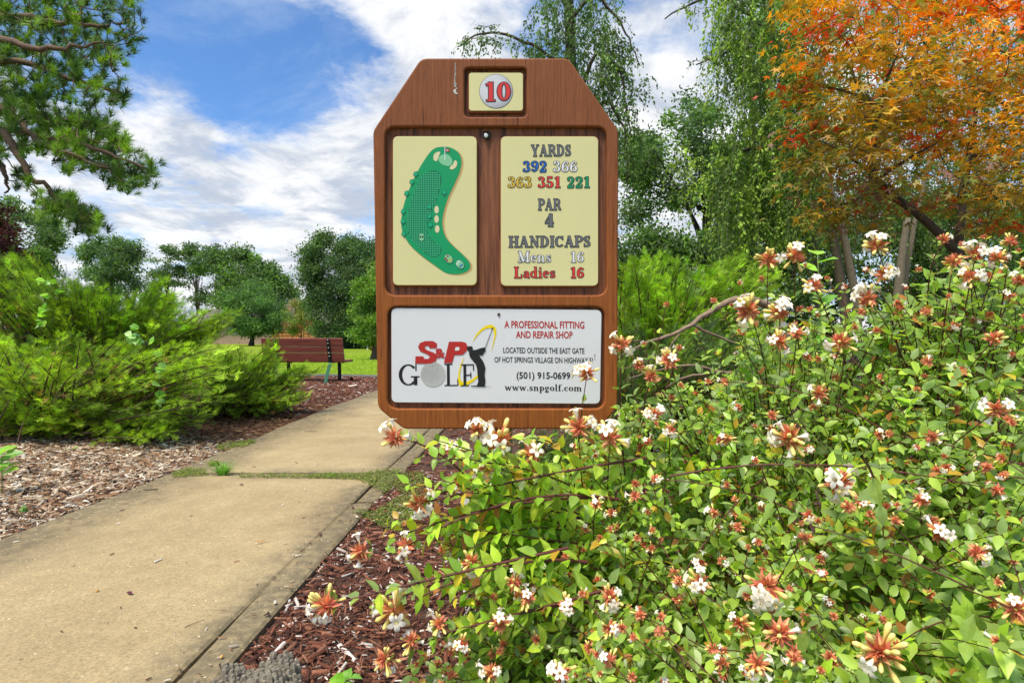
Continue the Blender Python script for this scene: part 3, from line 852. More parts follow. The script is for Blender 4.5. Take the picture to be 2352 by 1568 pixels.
for s, x0, y0, x1, y1, h, mt, bd in (('A PROFESSIONAL FITTING', 1248, 343, 1942, 349, 64, 'logo_red', .022), ('AND REPAIR SHOP', 1348, 430, 1840, 434, 63, 'logo_red', .022),
                                     ('LOCATED OUTSIDE THE EAST GATE', 1238, 560, 1942, 567, 50, 'ink_black', .014), ('OF HOT SPRINGS VILLAGE ON HIGHWAY 5!', 1162, 642, 2014, 650, 50, 'ink_black', .014),
                                     ('(501) 915-0699', 1354, 782, 1820, 786, 60, 'ink_black', .02)):
    sans('lettering', s, Z2(x0, y0), Z2(x1, y1), Z2(x0, y0 - h), ya, M[mt], AD, bd)
flat('stray_mark_print', [Z2(*p) for p in ((2028, 572), (2036, 572), (2034, 604), (2030, 604))], ya, M['ink_grey'], AD)
flat('stray_mark_print', [Z2(*p) for p in ((2028, 612), (2036, 612), (2036, 621), (2028, 621))], ya, M['ink_grey'], AD)
w0, w1 = Z2(1252, 886), Z2(1920, 892)
serif_text('lettering', 'www.snpgolf.com', w0[0], w1[0], w0[1], (Z2(1252, 828)[1] - w0[1]), ya, M['ink_black'], AD, 0.0, fat=1.15, yslope=(w1[1] - w0[1]) / (w1[0] - w0[0]))
# logo: red S & P, GOLF with a ball for the O, yellow swing arc, golfer silhouette
def big_letter(ch, x0, x1, ytop, ybase, mat, y, inf=0, fat=0.72):
    a, b, t = Z2(x0, ybase), Z2(x1, ybase), Z2(x0, ytop)
    return serif_text('lettering', ch, a[0], b[0], a[1], t[1] - a[1], y, M[mat], AD, inf, fat=fat)
big_letter('G', 328, 520, 650, 852, 'ink_black', ya)
big_letter('L', 728, 862, 652, 850, 'ink_black', ya)
arc_out = [(972, 470), (1005, 400), (1050, 350), (1100, 322), (1145, 320), (1172, 345), (1178, 390), (1165, 450), (1134, 550)]
arc_in = [(1134, 550), (1152, 460), (1160, 400), (1150, 360), (1120, 346), (1080, 356), (1035, 390), (1000, 430), (972, 470)]
flat('swing_arc_print', [Z2(*p) for p in smooth_loop(arc_out + arc_in[1:-1], 3)], 0.0033, M['logo_yellow'], AD)
flat('swing_arc_print', [Z2(*p) for p in ((902, 590), (868, 660), (850, 730), (846, 790), (858, 848), (888, 844), (930, 838), (975, 812), (1022, 768), (1022, 745), (975, 785), (925, 810), (880, 812), (862, 770), (866, 720), (882, 660))], 0.0033, M['logo_yellow'], AD)
big_letter('F', 872, 998, 656, 850, 'ink_black', 0.0031)
lb = Z2(630, 748); lr = (Z2(738, 748)[0] - Z2(522, 748)[0]) / 2
M['ball_logo'] = ball_print((0.72, 0.72, 0.71), (0.36, 0.36, 0.35), 240, lb, lr, (0.45, 0.45, 0.44))
disc('golf_ball_print', lb, lr, 0.0032, M['ball_logo'], AD)
Sx = [(475, 652), (478, 590), (545, 590), (555, 612), (590, 612), (604, 592), (580, 572), (520, 548), (500, 510), (515, 475), (560, 458), (630, 458), (664, 478), (662, 520), (600, 520), (590, 498), (566, 500), (556, 515), (575, 535), (640, 560), (664, 592), (655, 630), (620, 650), (560, 655)]
flat('letter_s_print', [Z2(*p) for p in Sx], 0.0029, M['logo_red'], AD)
flat('letter_p_print', [Z2(*p) for p in ((724, 648), (768, 463), (880, 463), (915, 474), (930, 505), (918, 548), (885, 578), (815, 580), (796, 648))], 0.0029, M['logo_red'], AD)
flat('letter_p_counter', [Z2(*p) for p in ((826, 510), (855, 510), (862, 522), (852, 540), (818, 540))], 0.0026, M['white'], AD)
sans('ampersand_print', '&', Z2(642, 600), Z2(740, 600), Z2(642, 522), 0.0027, M['logo_red'], AD, .04)
golfer = [(922, 512), (940, 502), (968, 503), (976, 520), (972, 536), (1000, 534), (1040, 520), (1074, 512), (1086, 516), (1084, 545), (1072, 560), (1056, 584), (1030, 578), (1040, 600), (1060, 625),
          (1072, 650), (1084, 690), (1076, 750), (1084, 800), (1078, 848), (1145, 853), (960, 852), (955, 845), (1010, 842), (1022, 810), (1016, 750), (1012, 700), (1002, 660), (980, 632), (952, 600), (942, 570), (946, 548), (930, 542), (924, 528)]
flat('golfer_print', [Z2(*p) for p in golfer], 0.0024, M['ink_black'], AD)
flat('golf_club_print', [Z2(*p) for p in ((1080, 514), (1086, 514), (1148, 350), (1156, 352), (1153, 342), (1132, 344), (1136, 352), (1142, 353))], 0.0024, M['ink_black'], AD)

# ------------------------------------------------------------------ bench
BN = empty('park_bench', 'red-brown plank park bench on dark green legs seen from behind', 'bench', (-3.98, 10.92, 0), R(-4))
lean = Matrix.Rotation(R(14), 3, 'X')
for i, (z, h) in enumerate(((0.795, 0.145), (0.655, 0.115), (0.505, 0.170))):
    y = -0.02 - (z - 0.42) * math.tan(R(14))
    box('back_plank', (0, y, z), (1.58 + 0.004 * i, 0.042, h), M['bench_plank'], BN, 0.004, lean)
for y in (0.09, 0.235, 0.38):
    box('seat_plank', (0, y, 0.425), (1.58, 0.138, 0.042), M['bench_plank'], BN, 0.004)
for s in (-1, 1):
    x = s * 0.52
    y0 = -0.052
    fr = box('back_strap', (x, y0 - (0.64 - 0.42) * math.tan(R(14)), 0.635), (0.06, 0.010, 0.46), M['dark_metal'], BN, 0.002, lean)
    for z in (0.83, 0.77, 0.685, 0.59, 0.525):
        bm = bmesh.new(); bmesh.ops.create_uvsphere(bm, u_segments=10, v_segments=6, radius=0.011, matrix=Matrix.Translation((x, y0 - 0.008 - (z - 0.42) * math.tan(R(14)), z)))
        bm_obj('bolt', bm, M['bolt'], fr, smooth=True)
    # rear leg, leaning back to its foot
    v = []
    for (yy, zz_) in ((-0.045, 0.425), (-0.30, 0.0)):
        v += [(x - 0.032, yy, zz_), (x + 0.032, yy, zz_), (x + 0.032, yy + 0.012, zz_), (x - 0.032, yy + 0.012, zz_)]
    mesh_py('leg', v, [[0, 3, 2, 1], [4, 5, 6, 7], [0, 1, 5, 4], [1, 2, 6, 5], [2, 3, 7, 6], [3, 0, 4, 7]], M['green_metal'], BN)
    v = []
    for (yy, zz_) in ((0.42, 0.404), (0.44, 0.0)):
        v += [(x - 0.035, yy, zz_), (x + 0.035, yy, zz_), (x + 0.035, yy + 0.012, zz_), (x - 0.035, yy + 0.012, zz_)]
    mesh_py('leg', v, [[0, 1, 2, 3], [4, 7, 6, 5], [0, 4, 5, 1], [1, 5, 6, 2], [2, 6, 7, 3], [3, 7, 4, 0]], M['dark_metal'], BN)
    box('base_bar', (x, 0.04, 0.030), (0.064, 0.80, 0.010), M['green_metal'], BN, 0.002)
    box('seat_bar', (x, 0.19, 0.398), (0.06, 0.50, 0.010), M['dark_metal'], BN, 0.002)
    bm = bmesh.new(); box_bm(bm, x + .12, 0.30, 0.385, 0.02, 0.02, 0.03); bm_obj('seat_bracket', bm, M['dark_metal'], BN)

# ------------------------------------------------------------------ weathered post stump, low at the front
def stump():
    px, d = 588, 0.66
    c = P(px, 1568, d); top = P(px, 1555, d)[2]; r = 0.050; V = []; Fs = []
    st = 0.0068; m = 9
    for i in range(-m, m + 1):
        for j in range(-m, m + 1):
            x = (i + (j % 2) * .5) * st; y = j * st * .87
            q = math.hypot(x, y) / r
            if q > 1: continue
            k = len(V); w = st * random.uniform(.56, .74); a0 = random.uniform(0, 1.5)
            z = top + 0.006 * math.sin(x * 90) + 0.005 * math.cos(y * 120 + x * 60) + random.uniform(-.0035, .0025) - (0.012 if q > .85 else 0) * random.random()
            for h in (0.0, z - .004, z):
                f = 1.0 if h < z - .001 else .55
                for n in range(5):
                    a = a0 + 2 * PI * n / 5; V.append((x + w * f * math.cos(a), y + w * f * math.sin(a), h))
            for l in (0, 5):
                for n in range(5): Fs.append([k + l + n, k + l + (n + 1) % 5, k + l + 5 + (n + 1) % 5, k + l + 5 + n])
            Fs.append([k + 10 + n for n in range(5)])
    o = mesh_py('wooden_post', V, Fs, M['grey_wood'])
    o.location = (c[0], c[1], 0)
    return tag(o, 'short grey weathered wooden post with a splintered top beside the path edge', 'post')
stump()

# ------------------------------------------------------------------ far things: house, fence, markers
def roofmat():
    m, t, b = newmat('shingle_roof')
    geo = t.n('ShaderNodeNewGeometry')
    n1 = t.noise(geo.outputs['Position'], 3, 5, 0.7)
    t.set(b.inputs['Base Color'], t.ramp(n1, [(0.3, (0.10, 0.085, 0.075)), (0.7, (0.19, 0.16, 0.14))])); b.inputs['Roughness'].default_value = 0.9
    return m
M['roof'] = roofmat()
def brickmat():
    m, t, b = newmat('tan_brick')
    tcn = t.n('ShaderNodeTexCoord'); mp = t.n('ShaderNodeMapping', i_0=tcn.outputs['Object']); mp.inputs['Rotation'].default_value = (PI / 2, 0, 0)
    br_ = t.n('ShaderNodeTexBrick', i_0=mp.outputs[0]); br_.inputs['Scale'].default_value = 4
    br_.inputs['Color1'].default_value = (0.30, 0.17, 0.11, 1); br_.inputs['Color2'].default_value = (0.38, 0.25, 0.16, 1); br_.inputs['Mortar'].default_value = (0.4, 0.36, 0.3, 1)
    t.set(b.inputs['Base Color'], br_.outputs[0]); b.inputs['Roughness'].default_value = 0.9
    return m
M['brick'] = brickmat()
M['glass'] = plain('window_glass', (0.10, 0.17, 0.26), 0.12, 0.7)
M['trim'] = plain('white_trim', (0.72, 0.72, 0.70), 0.5)
HS = empty('brick_house', 'low tan brick house with brown roof behind the round tree', 'house', (-33, 74, 0))
box('wall', (0, 4, 1.35), (19, 8, 2.7), M['brick'], HS)
rv = [(-10.2, -0.7, 2.65), (10.2, -0.7, 2.65), (10.2, 8.7, 2.65), (-10.2, 8.7, 2.65), (-8.2, 4, 4.75), (8.2, 4, 4.75), (-10.2, -0.7, 2.80), (10.2, -0.7, 2.80), (10.2, 8.7, 2.80), (-10.2, 8.7, 2.80)]
rf = mesh_py('roof', rv, [[0, 1, 7, 6], [1, 2, 8, 7], [2, 3, 9, 8], [3, 0, 6, 9], [6, 7, 5, 4], [8, 9, 4, 5], [7, 8, 5], [9, 6, 4], [0, 3, 2, 1]], M['roof'], HS)
for x in (-6.3, -3.2, 2.5, 7.0):
    w_ = box('window', (x, -0.04, 1.75), (1.1, 0.08, 0.95), M['trim'], HS)
    box('pane', (x - 0.25, -0.10, 1.75), (0.46, 0.03, 0.8), M['glass'], w_)
    box('pane', (x + 0.25, -0.10, 1.75), (0.46, 0.03, 0.8), M['glass'], w_)
dr = box('door', (-8.0, -0.04, 1.08), (1.0, 0.09, 2.1), M['trim'], HS)
box('handle', (-7.62, -0.11, 1.0), (0.05, 0.06, 0.12), M['rust'], dr)
box('porch_post', (-8.75, -0.55, 1.33), (0.13, 0.13, 2.62), M['trim'], HS)

def fence(x0, x1, d, h, label, ang=0):
    Lx = (x1 - x0)
    f = empty('wooden_fence', label, 'fence', (x0, d, 0), ang)
    n = int(Lx / 2.4) + 1
    for i in range(n):
        if i < n - 1:
            bm = bmesh.new(); k = 0
            wd = 2.4 / 17
            for j in range(17):
                box_bm(bm, i * 2.4 + wd * (j + .5), 0.03 + random.uniform(-.004, .004), h / 2 + random.uniform(-.01, .01), wd - 0.012, 0.02, h - 0.12)
            tag(bm_obj('pickets', bm, M['cedar'], f), kind='stuff')
            box('rail', (i * 2.4 + 1.2, -0.03, h - 0.02), (2.3, 0.09, 0.09), M['cedar'], f)
            box('rail', (i * 2.4 + 1.2, -0.02, h - 0.45), (2.3, 0.05, 0.09), M['cedar'], f)
            box('rail', (i * 2.4 + 1.2, -0.02, 0.35), (2.3, 0.05, 0.09), M['cedar'], f)
        box('post', (i * 2.4, -0.03, h / 2 + 0.05), (0.13, 0.13, h + 0.1), M['cedar'], f)
    return f
fence(-29.0, -24.0, 69, 1.65, 'shorter darker run of cedar fence left of the bright fence panels', R(-8))
fence(-25.0, -17.8, 68, 1.92, 'bright orange cedar privacy fence beyond the bench')

mk = P(844, 797, 41); o = box('white_marker_stake', (0, 0, 0.19), (0.07, 0.05, 0.38), M['trim'], None, 0.008); o.location = (mk[0], mk[1], 0)
tag(o, 'short white stake at the edge of the lawn under the dark tree', 'stake')
mk = P(852, 799, 37); bm = bmesh.new()
bmesh.ops.create_cone(bm, cap_ends=True, segments=14, radius1=0.04, radius2=0.15, depth=0.16, matrix=Matrix.Translation((0, 0, 0.12)))
bmesh.ops.create_cone(bm, cap_ends=True, segments=14, radius1=0.15, radius2=0.09, depth=0.05, matrix=Matrix.Translation((0, 0, 0.225)))
box_bm(bm, 0, 0, 0.03, 0.03, 0.03, 0.08)
o = bm_obj('tee_marker', bm, plain('maroon_paint', (0.22, 0.03, 0.035), 0.4)); o.location = (mk[0], mk[1], 0)
tag(o, 'maroon tee marker on the far lawn beside the sign edge', 'tee marker')

# ------------------------------------------------------------------ leaf and spray shapes (y runs along the leaf)
T_LEAF = np.array([(0, 0, 0), (-.20, .26, .05), (-.19, .58, .05), (0, 1, -.10), (.20, .26, .05), (.19, .58, .05), (0, .28, -.01), (0, .62, -.02)])
F_LEAF = np.array([(0, 6, 1), (6, 2, 1), (6, 7, 2), (7, 3, 2), (0, 4, 6), (6, 4, 5), (6, 5, 7), (7, 5, 3)])
T_LEAF[:, 0] *= 1.18
T_SM = np.array([(0, 0, 0), (-.26, .45, .06), (0, 1, -.05), (.26, .45, .06)])
F_SM = np.array([(0, 2, 1), (0, 3, 2)])
T_BLADE = np.array([(-.03, 0, 0), (.03, 0, 0), (0, 1, .22), ])
F_BLADE = np.array([(0, 1, 2)])
def spray_template(rng, n=5, w=0.55):
    V, Fc = [], []
    def tri(a, b, c):
        k = len(V); V.extend([a, b, c]); Fc.append((k, k + 1, k + 2))
    for i in range(n):
        t = 0.04 + 0.86 * i / n; L_ = w * (1 - t) ** 0.7 + 0.08
        for s in (-1, 1):
            a = R(50 + rng.uniform(-14, 12)); L2 = L_ * rng.uniform(.75, 1.15); z = rng.uniform(-.06, .12)
            tip = (s * math.sin(a) * L2, t + math.cos(a) * L2, z)
            tri((0, t - .035, 0), (0, t + .045, 0), tip)
            mx = tuple(0.5 * np.array(tip) + 0.5 * np.array((0, t, 0)))
            tri((mx[0] - .02, mx[1] - .02, mx[2]), (mx[0] + .015, mx[1] + .03, mx[2]), (mx[0] + s * .12, mx[1] + .09, mx[2] + rng.uniform(.0, .12)))
    tri((-.018, .5, 0), (.018, .5, 0), (0, 1.08, .03)); tri((-.02, 0, 0), (.02, 0, 0), (0, .7, 0))
    return np.array(V), np.array(Fc)
SPR = [spray_template(np.random.default_rng(s)) for s in range(4)]
def maple_template():
    ang = [-118, -62, 0, 62, 118]; ln = [.45, .78, 1.0, .78, .45]; V = [(0, 0, 0)]; Fc = []
    pts = []
    for i, (a, l) in enumerate(zip(ang, ln)):
        a = R(a)
        pts.append((math.sin(a) * l, math.cos(a) * l, -0.16 * l * l))
        if i < 4:
            b = R((ang[i] + ang[i + 1]) / 2); pts.append((math.sin(b) * .24, math.cos(b) * .24, 0.03))
    V += pts
    for i in range(len(pts) - 1): Fc.append((0, i + 2, i + 1))
    V = np.array(V, float); V[:, 1] += 0.12
    return V * 0.62, np.array(Fc)
T_MAP, F_MAP = maple_template()
T_TUFT = []
F_TUFT = []
_r = np.random.default_rng(3)
for i in range(46):
    a, e = _r.uniform(0, 2 * PI), _r.uniform(.05, 1.35)
    d = np.array((math.sin(e) * math.cos(a), math.cos(e), math.sin(e) * math.sin(a))); p = np.cross(d, (0.3, 0.1, 0.9)); p = p / np.linalg.norm(p) * 0.028
    s_ = np.array((0, _r.uniform(-.35, .25), 0)); k = len(T_TUFT)
    T_TUFT += [s_ - p, s_ + p, s_ + d * _r.uniform(.7, 1.0)]; F_TUFT.append((k, k + 1, k + 2))
T_TUFT = np.array(T_TUFT); F_TUFT = np.array(F_TUFT)

def proto(name, T, TF, col, mat):
    me = bpy.data.meshes.new(name)
    me.from_pydata([tuple(map(float, v)) for v in T], [], [tuple(map(int, f)) for f in TF])
    c = np.ones((len(T), 4), np.float32); c[:, :3] = col
    a = me.attributes.new('col', 'FLOAT_COLOR', 'POINT'); a.data.foreach_set('color', c.ravel())
    me.materials.append(mat)
    return me
def as_parts(name, T, TF, pos, axis, up, size, col, mat, parent, ncol=6, label=None):
    """each piece its own object, sharing a few meshes that differ in colour"""
    K = min(ncol, len(pos)); order = np.argsort(col.sum(1)); cl = np.empty(len(pos), int)
    for k, idx in enumerate(np.array_split(order, K)): cl[idx] = k
    ms = [proto(name, T, TF, col[cl == k].mean(0), mat) for k in range(K)]
    x, a, n = frames(axis, up); size = np.broadcast_to(size, (len(pos),))
    for i in range(len(pos)):
        m = Matrix((x[i], a[i], n[i])).transposed()
        inst(ms[cl[i]], name, parent, pos[i] , m, float(size[i]))
def split_nearest(pos, size, n=290):
    """indices of the pieces that show largest, and the rest"""
    s = np.broadcast_to(size, (len(pos),)) / np.maximum(pos[:, 1], .05)
    px = CX + pos[:, 0] / pos[:, 1] * F; py = HY - (pos[:, 2] - H) / pos[:, 1] * F
    vis = (px > 0) & (px < 2352) & (py > 0) & (py < 1568)
    sc = s * vis; o = np.argsort(-sc)
    return o[:n], o[n:]

def foliage(name, T, TF, pos, axis, up, size, col, mat, parent, piece=None, npieces=0, stuff=True, width=None):
    if piece and npieces:
        near, rest = split_nearest(pos, size, npieces)
        as_parts(piece, T, TF, pos[near], axis[near], up[near], np.broadcast_to(size, (len(pos),))[near], col[near], mat, parent)
    else: rest = np.arange(len(pos))
    V, Fs, C = scatter(T, TF, pos[rest], axis[rest], up[rest], np.broadcast_to(size, (len(pos),))[rest], col[rest], None if width is None else width[rest])
    o = mesh_np(name, V, Fs, mat, parent, C)
    if stuff: o['kind'] = 'stuff'
    return o

def far_pts(P3, k):
    idx = [int(np.argmax(P3[:, 2]))]; d = np.linalg.norm(P3 - P3[idx[0]], axis=1)
    while len(idx) < min(k, len(P3)):
        i = int(np.argmax(d)); idx.append(i); d = np.minimum(d, np.linalg.norm(P3 - P3[i], axis=1))
    return idx

def woody(parent, base, tips, twigs, r0, col, split=0.35, name='trunk', lean=(0, 0), sag=0.0, limb_frac=0.5, twig_r=None, max_twig=1e9, sides=6):
    """trunk with limbs to 'tips' and twigs from the nearest limb to each of 'twigs'"""
    base = np.asarray(base, float); tips = np.asarray(tips, float)
    top = tips[:, 2].max(); cen = tips.mean(0)
    t = np.linspace(0, 1, 10)[:, None]
    tp = np.array((base[0] * .35 + cen[0] * .65 + lean[0], base[1] * .5 + cen[1] * .5 + lean[1], base[2] + (top - base[2]) * 0.82))
    tr = base * (1 - t) + tp * t
    hh = top - base[2]
    tr[:, 0] += 0.012 * hh * np.sin(t[:, 0] * 7 + base[0]); tr[:, 1] += 0.012 * hh * np.sin(t[:, 0] * 5)
    B = Bag(); rad = r0 * (1 - 0.86 * t[:, 0]); rad[0] *= 1.35
    tube(B, tr, rad, sides + 2, col)
    B.obj(name, M['bark'], parent, True)
    LB = Bag(); lp = []
    for q in tips:
        zrel = max(0.08, (q[2] - base[2]) / hh)
        s = np.clip(zrel * split * 2.0 * RNG.uniform(.8, 1.1), split * .6, .97)
        p0 = np.array([np.interp(s, t[:, 0], tr[:, k]) for k in range(3)])
        mid = (p0 + q) / 2 + np.array((0, 0, 0.10 * np.linalg.norm(q - p0) - sag)) + RNG.normal(size=3) * 0.05 * np.linalg.norm(q - p0)
        c = bez(p0, mid, q, 9); rr0 = r0 * (1 - 0.86 * s) * limb_frac
        tube(LB, c, np.linspace(rr0, rr0 * .22, 9), 5, col); lp.append(c)
    lp = np.concatenate(lp)
    if twigs is not None and len(twigs):
        tr_ = twig_r or r0 * .06
        for q in twigs:
            d = np.linalg.norm(lp - q, axis=1) + 0.3 * np.maximum(0, lp[:, 2] - q[2]); i = int(np.argmin(d))
            if 0.02 < d[i] < max_twig:
                c = bez(lp[i], (lp[i] + q) / 2 + RNG.normal(size=3) * .08 * d[i], q, 4)
                tube(LB, c, np.linspace(tr_, tr_ * .35, 4), 3, col)
    if LB.V: LB.obj('branches', M['bark'], parent, True)
    return lp

def clump_crown(polys, leaf, per, clump_r, cols, flat_z=0.7, jit=0.16, upb=0.5):
    """leaf clumps through the crown volume. polys: (outline in photo px, distance, half depth, number of clumps)"""
    cs = []
    for poly, d, th, n in polys:
        pa = np.asarray(poly, float); ar = abs(np.sum(pa[:, 0] * np.roll(pa[:, 1], -1) - pa[:, 1] * np.roll(pa[:, 0], -1))) / 2
        nlb = max(4, n // 9); LQ = sample_poly(poly, nlb); sg = .27 * math.sqrt(ar / nlb)
        Q = np.concatenate([LQ[RNG.integers(0, nlb, int(n * .75))] + RNG.normal(size=(int(n * .75), 2)) * sg * (1, .8), sample_poly(poly, n - int(n * .75))]); e = edge_dist(Q, poly) * np.where(in_poly(Q, poly), 1, 0); m = max(e.max(), 1)
        dd = d + th * np.sqrt(np.clip(e / m, 0, 1)) * RNG.uniform(-1, 1, len(Q))
        cs.append(Pn(Q, dd))
    Cn = np.concatenate(cs); Cn = Cn[Cn[:, 2] > 0.02]
    N = len(Cn); pc_ = pick_cols(N, cols, 0.20)
    per = int(per * 1.5); leaf = leaf * .72; i = np.repeat(np.arange(N), per)
    off = RNG.normal(size=(len(i), 3)); off *= (clump_r * RNG.uniform(.6, 1.3, N))[i][:, None] * 0.44; off[:, 2] *= flat_z
    pos = Cn[i] + off; pos[:, 2] = np.maximum(pos[:, 2], 0.02)
    axis = nrm(rand_dirs(len(i)) + nrm(off) * .8 + (0, 0, -.15)); up = nrm(rand_dirs(len(i)) + (0, 0, upb))
    col = pc_[i] * (1 + jit * RNG.normal(size=(len(i), 1))).clip(.5, 1.7)
    size = leaf * RNG.uniform(.6, 1.35, len(i))
    return Cn, pos, axis, up, size, col

DG = [(0.050, 0.090, 0.030), (0.066, 0.118, 0.034), (0.088, 0.150, 0.038), (0.040, 0.075, 0.030)]
MG = [(0.095, 0.170, 0.034), (0.125, 0.210, 0.040), (0.075, 0.135, 0.034)]
BK = (0.10, 0.075, 0.055)
def tree(name, label, cat, base_px, d, polys, leaf, per, clump_r, cols, r0, nl=10, group=None, mat='foliage', twigs=80, flat_z=.7, bk=BK, base_z=0.0, split=.35, limb_frac=.5, lean=(0, 0)):
    x = (base_px - CX) / F * d
    t = empty(name, label, cat, (x, d, 0), 0, group); t_loc = np.array((x, d, 0.0))
    Cn, pos, ax, up, sz, col = clump_crown(polys, leaf, per, clump_r, cols, flat_z)
    Cl, pl = Cn - t_loc, pos - t_loc
    ti = far_pts(Cl, nl)
    tw = Cl[RNG.choice(len(Cl), min(twigs, len(Cl)), replace=False)] if twigs else None
    if r0: woody(t, (0, 0, base_z), Cl[ti], tw, r0, bk, limb_frac=limb_frac, split=split, lean=lean)
    V, Fs, C = scatter(T_SM, F_SM, pl, ax, up, sz, col)
    o = mesh_np('crown', V, Fs, M[mat], t, C); o['kind'] = 'stuff'
    return t

# ------------------------------------------------------------------ trees beyond the lawn (left of the sign)
tree('broad_tree', 'rounded tall green tree standing alone at the far left of the lawn', 'tree', 256, 92,
     [([(192, 590), (205, 562), (235, 556), (262, 560), (285, 556), (308, 575), (318, 600), (322, 640), (318, 690), (200, 700), (192, 650)], 92, 5, 210)], .55, 75, 1.25, DG + [(0.075, 0.135, 0.05)], .35, 8)
tree('pine_tree', 'leftmost thin pine with flat tiers of needles above the small house', 'tree', 395, 84,
     [([(342, 600), (360, 582), (380, 566), (400, 570), (412, 590), (415, 640), (420, 700), (370, 700), (385, 660), (350, 625)], 84, 3, 85)], .42, 60, 1.1, DG, .28, 12, 'pines behind the brick house', flat_z=.35, twigs=50)
tree('pine_tree', 'middle thin pine with rounded top between two other pines', 'tree', 452, 84,
     [([(425, 580), (445, 562), (470, 568), (480, 590), (475, 640), (490, 700), (430, 710), (440, 660), (420, 610)], 84, 3, 95)], .42, 60, 1.1, DG, .28, 12, 'pines behind the brick house', flat_z=.35, twigs=50)
tree('pine_tree', 'rightmost thin pine leaning against the broad green tree', 'tree', 497, 82,
     [([(482, 575), (500, 562), (512, 590), (515, 640), (520, 700), (480, 700), (485, 640)], 82, 3, 70)], .42, 60, 1.0, DG, .28, 10, 'pines behind the brick house', flat_z=.4, twigs=40)
tree('broad_tree', 'wide dark green tree with spiky top behind the round tree', 'tree', 575, 80,
     [([(505, 620), (520, 575), (535, 560), (552, 580), (565, 560), (590, 575), (600, 598), (622, 610), (645, 640), (665, 665), (668, 690), (640, 720), (510, 720)], 80, 5, 300)], .5, 70, 1.2, DG + MG[:1], .4, 12)
tree('cypress_tree', 'small dark conifer poking up beside the far left tree', 'tree', 344, 86, [([(338, 660), (344, 640), (352, 658), (362, 700), (330, 700)], 86, 1.5, 30)], .4, 50, .7, DG, .15, 4, twigs=0)
tree('round_tree', 'small round bright green tree with a short trunk on the lawn', 'tree', 577, 60,
     [([(508, 730), (515, 695), (535, 668), (562, 655), (600, 658), (632, 672), (652, 690), (664, 720), (664, 745), (640, 762), (600, 768), (550, 766), (515, 756)], 60, 4.2, 260)], .26, 110, .85,
     [(0.055, 0.115, 0.030), (0.075, 0.145, 0.034), (0.042, 0.092, 0.030)], .26, 12, bk=(.05, .04, .032))
tree('crape_myrtle', 'small green tree with dull pink blossom beside the fence', 'tree', 690, 57,
     [([(662, 700), (680, 688), (700, 698), (722, 715), (735, 745), (700, 757), (668, 757), (655, 735)], 57, 2, 90)], .22, 90, .6, [(0.10, 0.16, 0.03), (0.14, 0.15, 0.035), (0.10, 0.16, 0.03), (0.24, 0.11, 0.08)], .10, 8)
tree('tulip_tree', 'pale green treetop just above the house roof', 'tree', 712, 95,
     [([(700, 700), (712, 690), (725, 700), (734, 725), (730, 755), (700, 755)], 95, 3, 50)], .5, 60, 1.1, MG, .2, 5, twigs=0)
tree('magnolia_tree', 'very large dense dark green tree right of the bench', 'tree', 790, 46,
     [([(688, 580), (705, 563), (728, 560), (742, 548), (768, 545), (790, 552), (812, 560), (840, 552), (900, 560), (940, 620), (940, 770), (860, 800), (790, 800), (750, 788), (727, 765), (713, 700), (712, 655), (702, 620)], 46, 4, 700)], .26, 110, .8,
     DG + [(0.036, 0.072, 0.036), (0.030, 0.060, 0.026)], .4, 14, twigs=60)
tree('bushy_tree', 'light yellow-green feathery tree against the sign edge', 'tree', 858, 22,
     [([(862, 615), (845, 635), (830, 665), (808, 700), (812, 740), (830, 790), (880, 800), (910, 700), (900, 620)], 22, 1.2, 190)], .13, 110, .33, [(0.085, 0.165, 0.02), (0.12, 0.20, 0.025), (0.06, 0.12, 0.02)], .12, 10)
tree('dogwood_tree', 'green leafy tree rising behind the juniper at the left edge', 'tree', 60, 19,
     [([(-60, 480), (20, 470), (60, 475), (100, 500), (132, 535), (135, 590), (120, 640), (40, 660), (-60, 660)], 19, 1.4, 260)], .13, 100, .32, MG + DG[:2], .16, 12)
tree('purple_plum', 'dark purple-leaved plum tree at the left edge', 'tree', -70, 7,
     [([(-160, 400), (-20, 410), (20, 440), (48, 480), (38, 520), (20, 560), (60, 600), (40, 640), (-160, 600)], 7, .6, 130)], .055, 80, .11,
     [(0.045, 0.010, 0.016), (0.07, 0.016, 0.02), (0.035, 0.012, 0.014)], .06, 12)
tree('low_shrub', 'dark low shrub row seen between the bench and the far trees', 'shrub', 760, 52,
     [([(735, 775), (760, 768), (860, 765), (880, 800), (740, 800)], 48, 2, 70)], .22, 70, .5, DG, 0, 4, twigs=0)

# low line of far trees that closes the horizon
def far_wood():
    Q = []; xs_ = np.linspace(-420, 420, 260)
    cen = []
    for x in xs_:
        for k in range(3):
            cen.append((x + RNG.uniform(-3, 3), 210 + RNG.uniform(-20, 30), RNG.uniform(0.5, max(.8, 1.8 + 1.0 * math.sin(x * .05) + .7 * math.sin(x * .13)))))
    Cn = np.array(cen); i = np.repeat(np.arange(len(Cn)), 55); off = RNG.normal(size=(len(i), 3)) * (2.2, 2.0, .8)
    pos = Cn[i] + off; pos[:, 2] = np.abs(pos[:, 2]); cc = pick_cols(len(Cn), DG + MG, .15)[i]
    V, Fs, C = scatter(T_SM, F_SM, pos, rand_dirs(len(i)), rand_dirs(len(i)), RNG.uniform(.7, 1.6, len(i)), cc)
    tag(mesh_np('far_woods', V, Fs, M['foliage'], None, C), 'low line of far woods along the horizon', 'woods', kind='stuff')
far_wood()

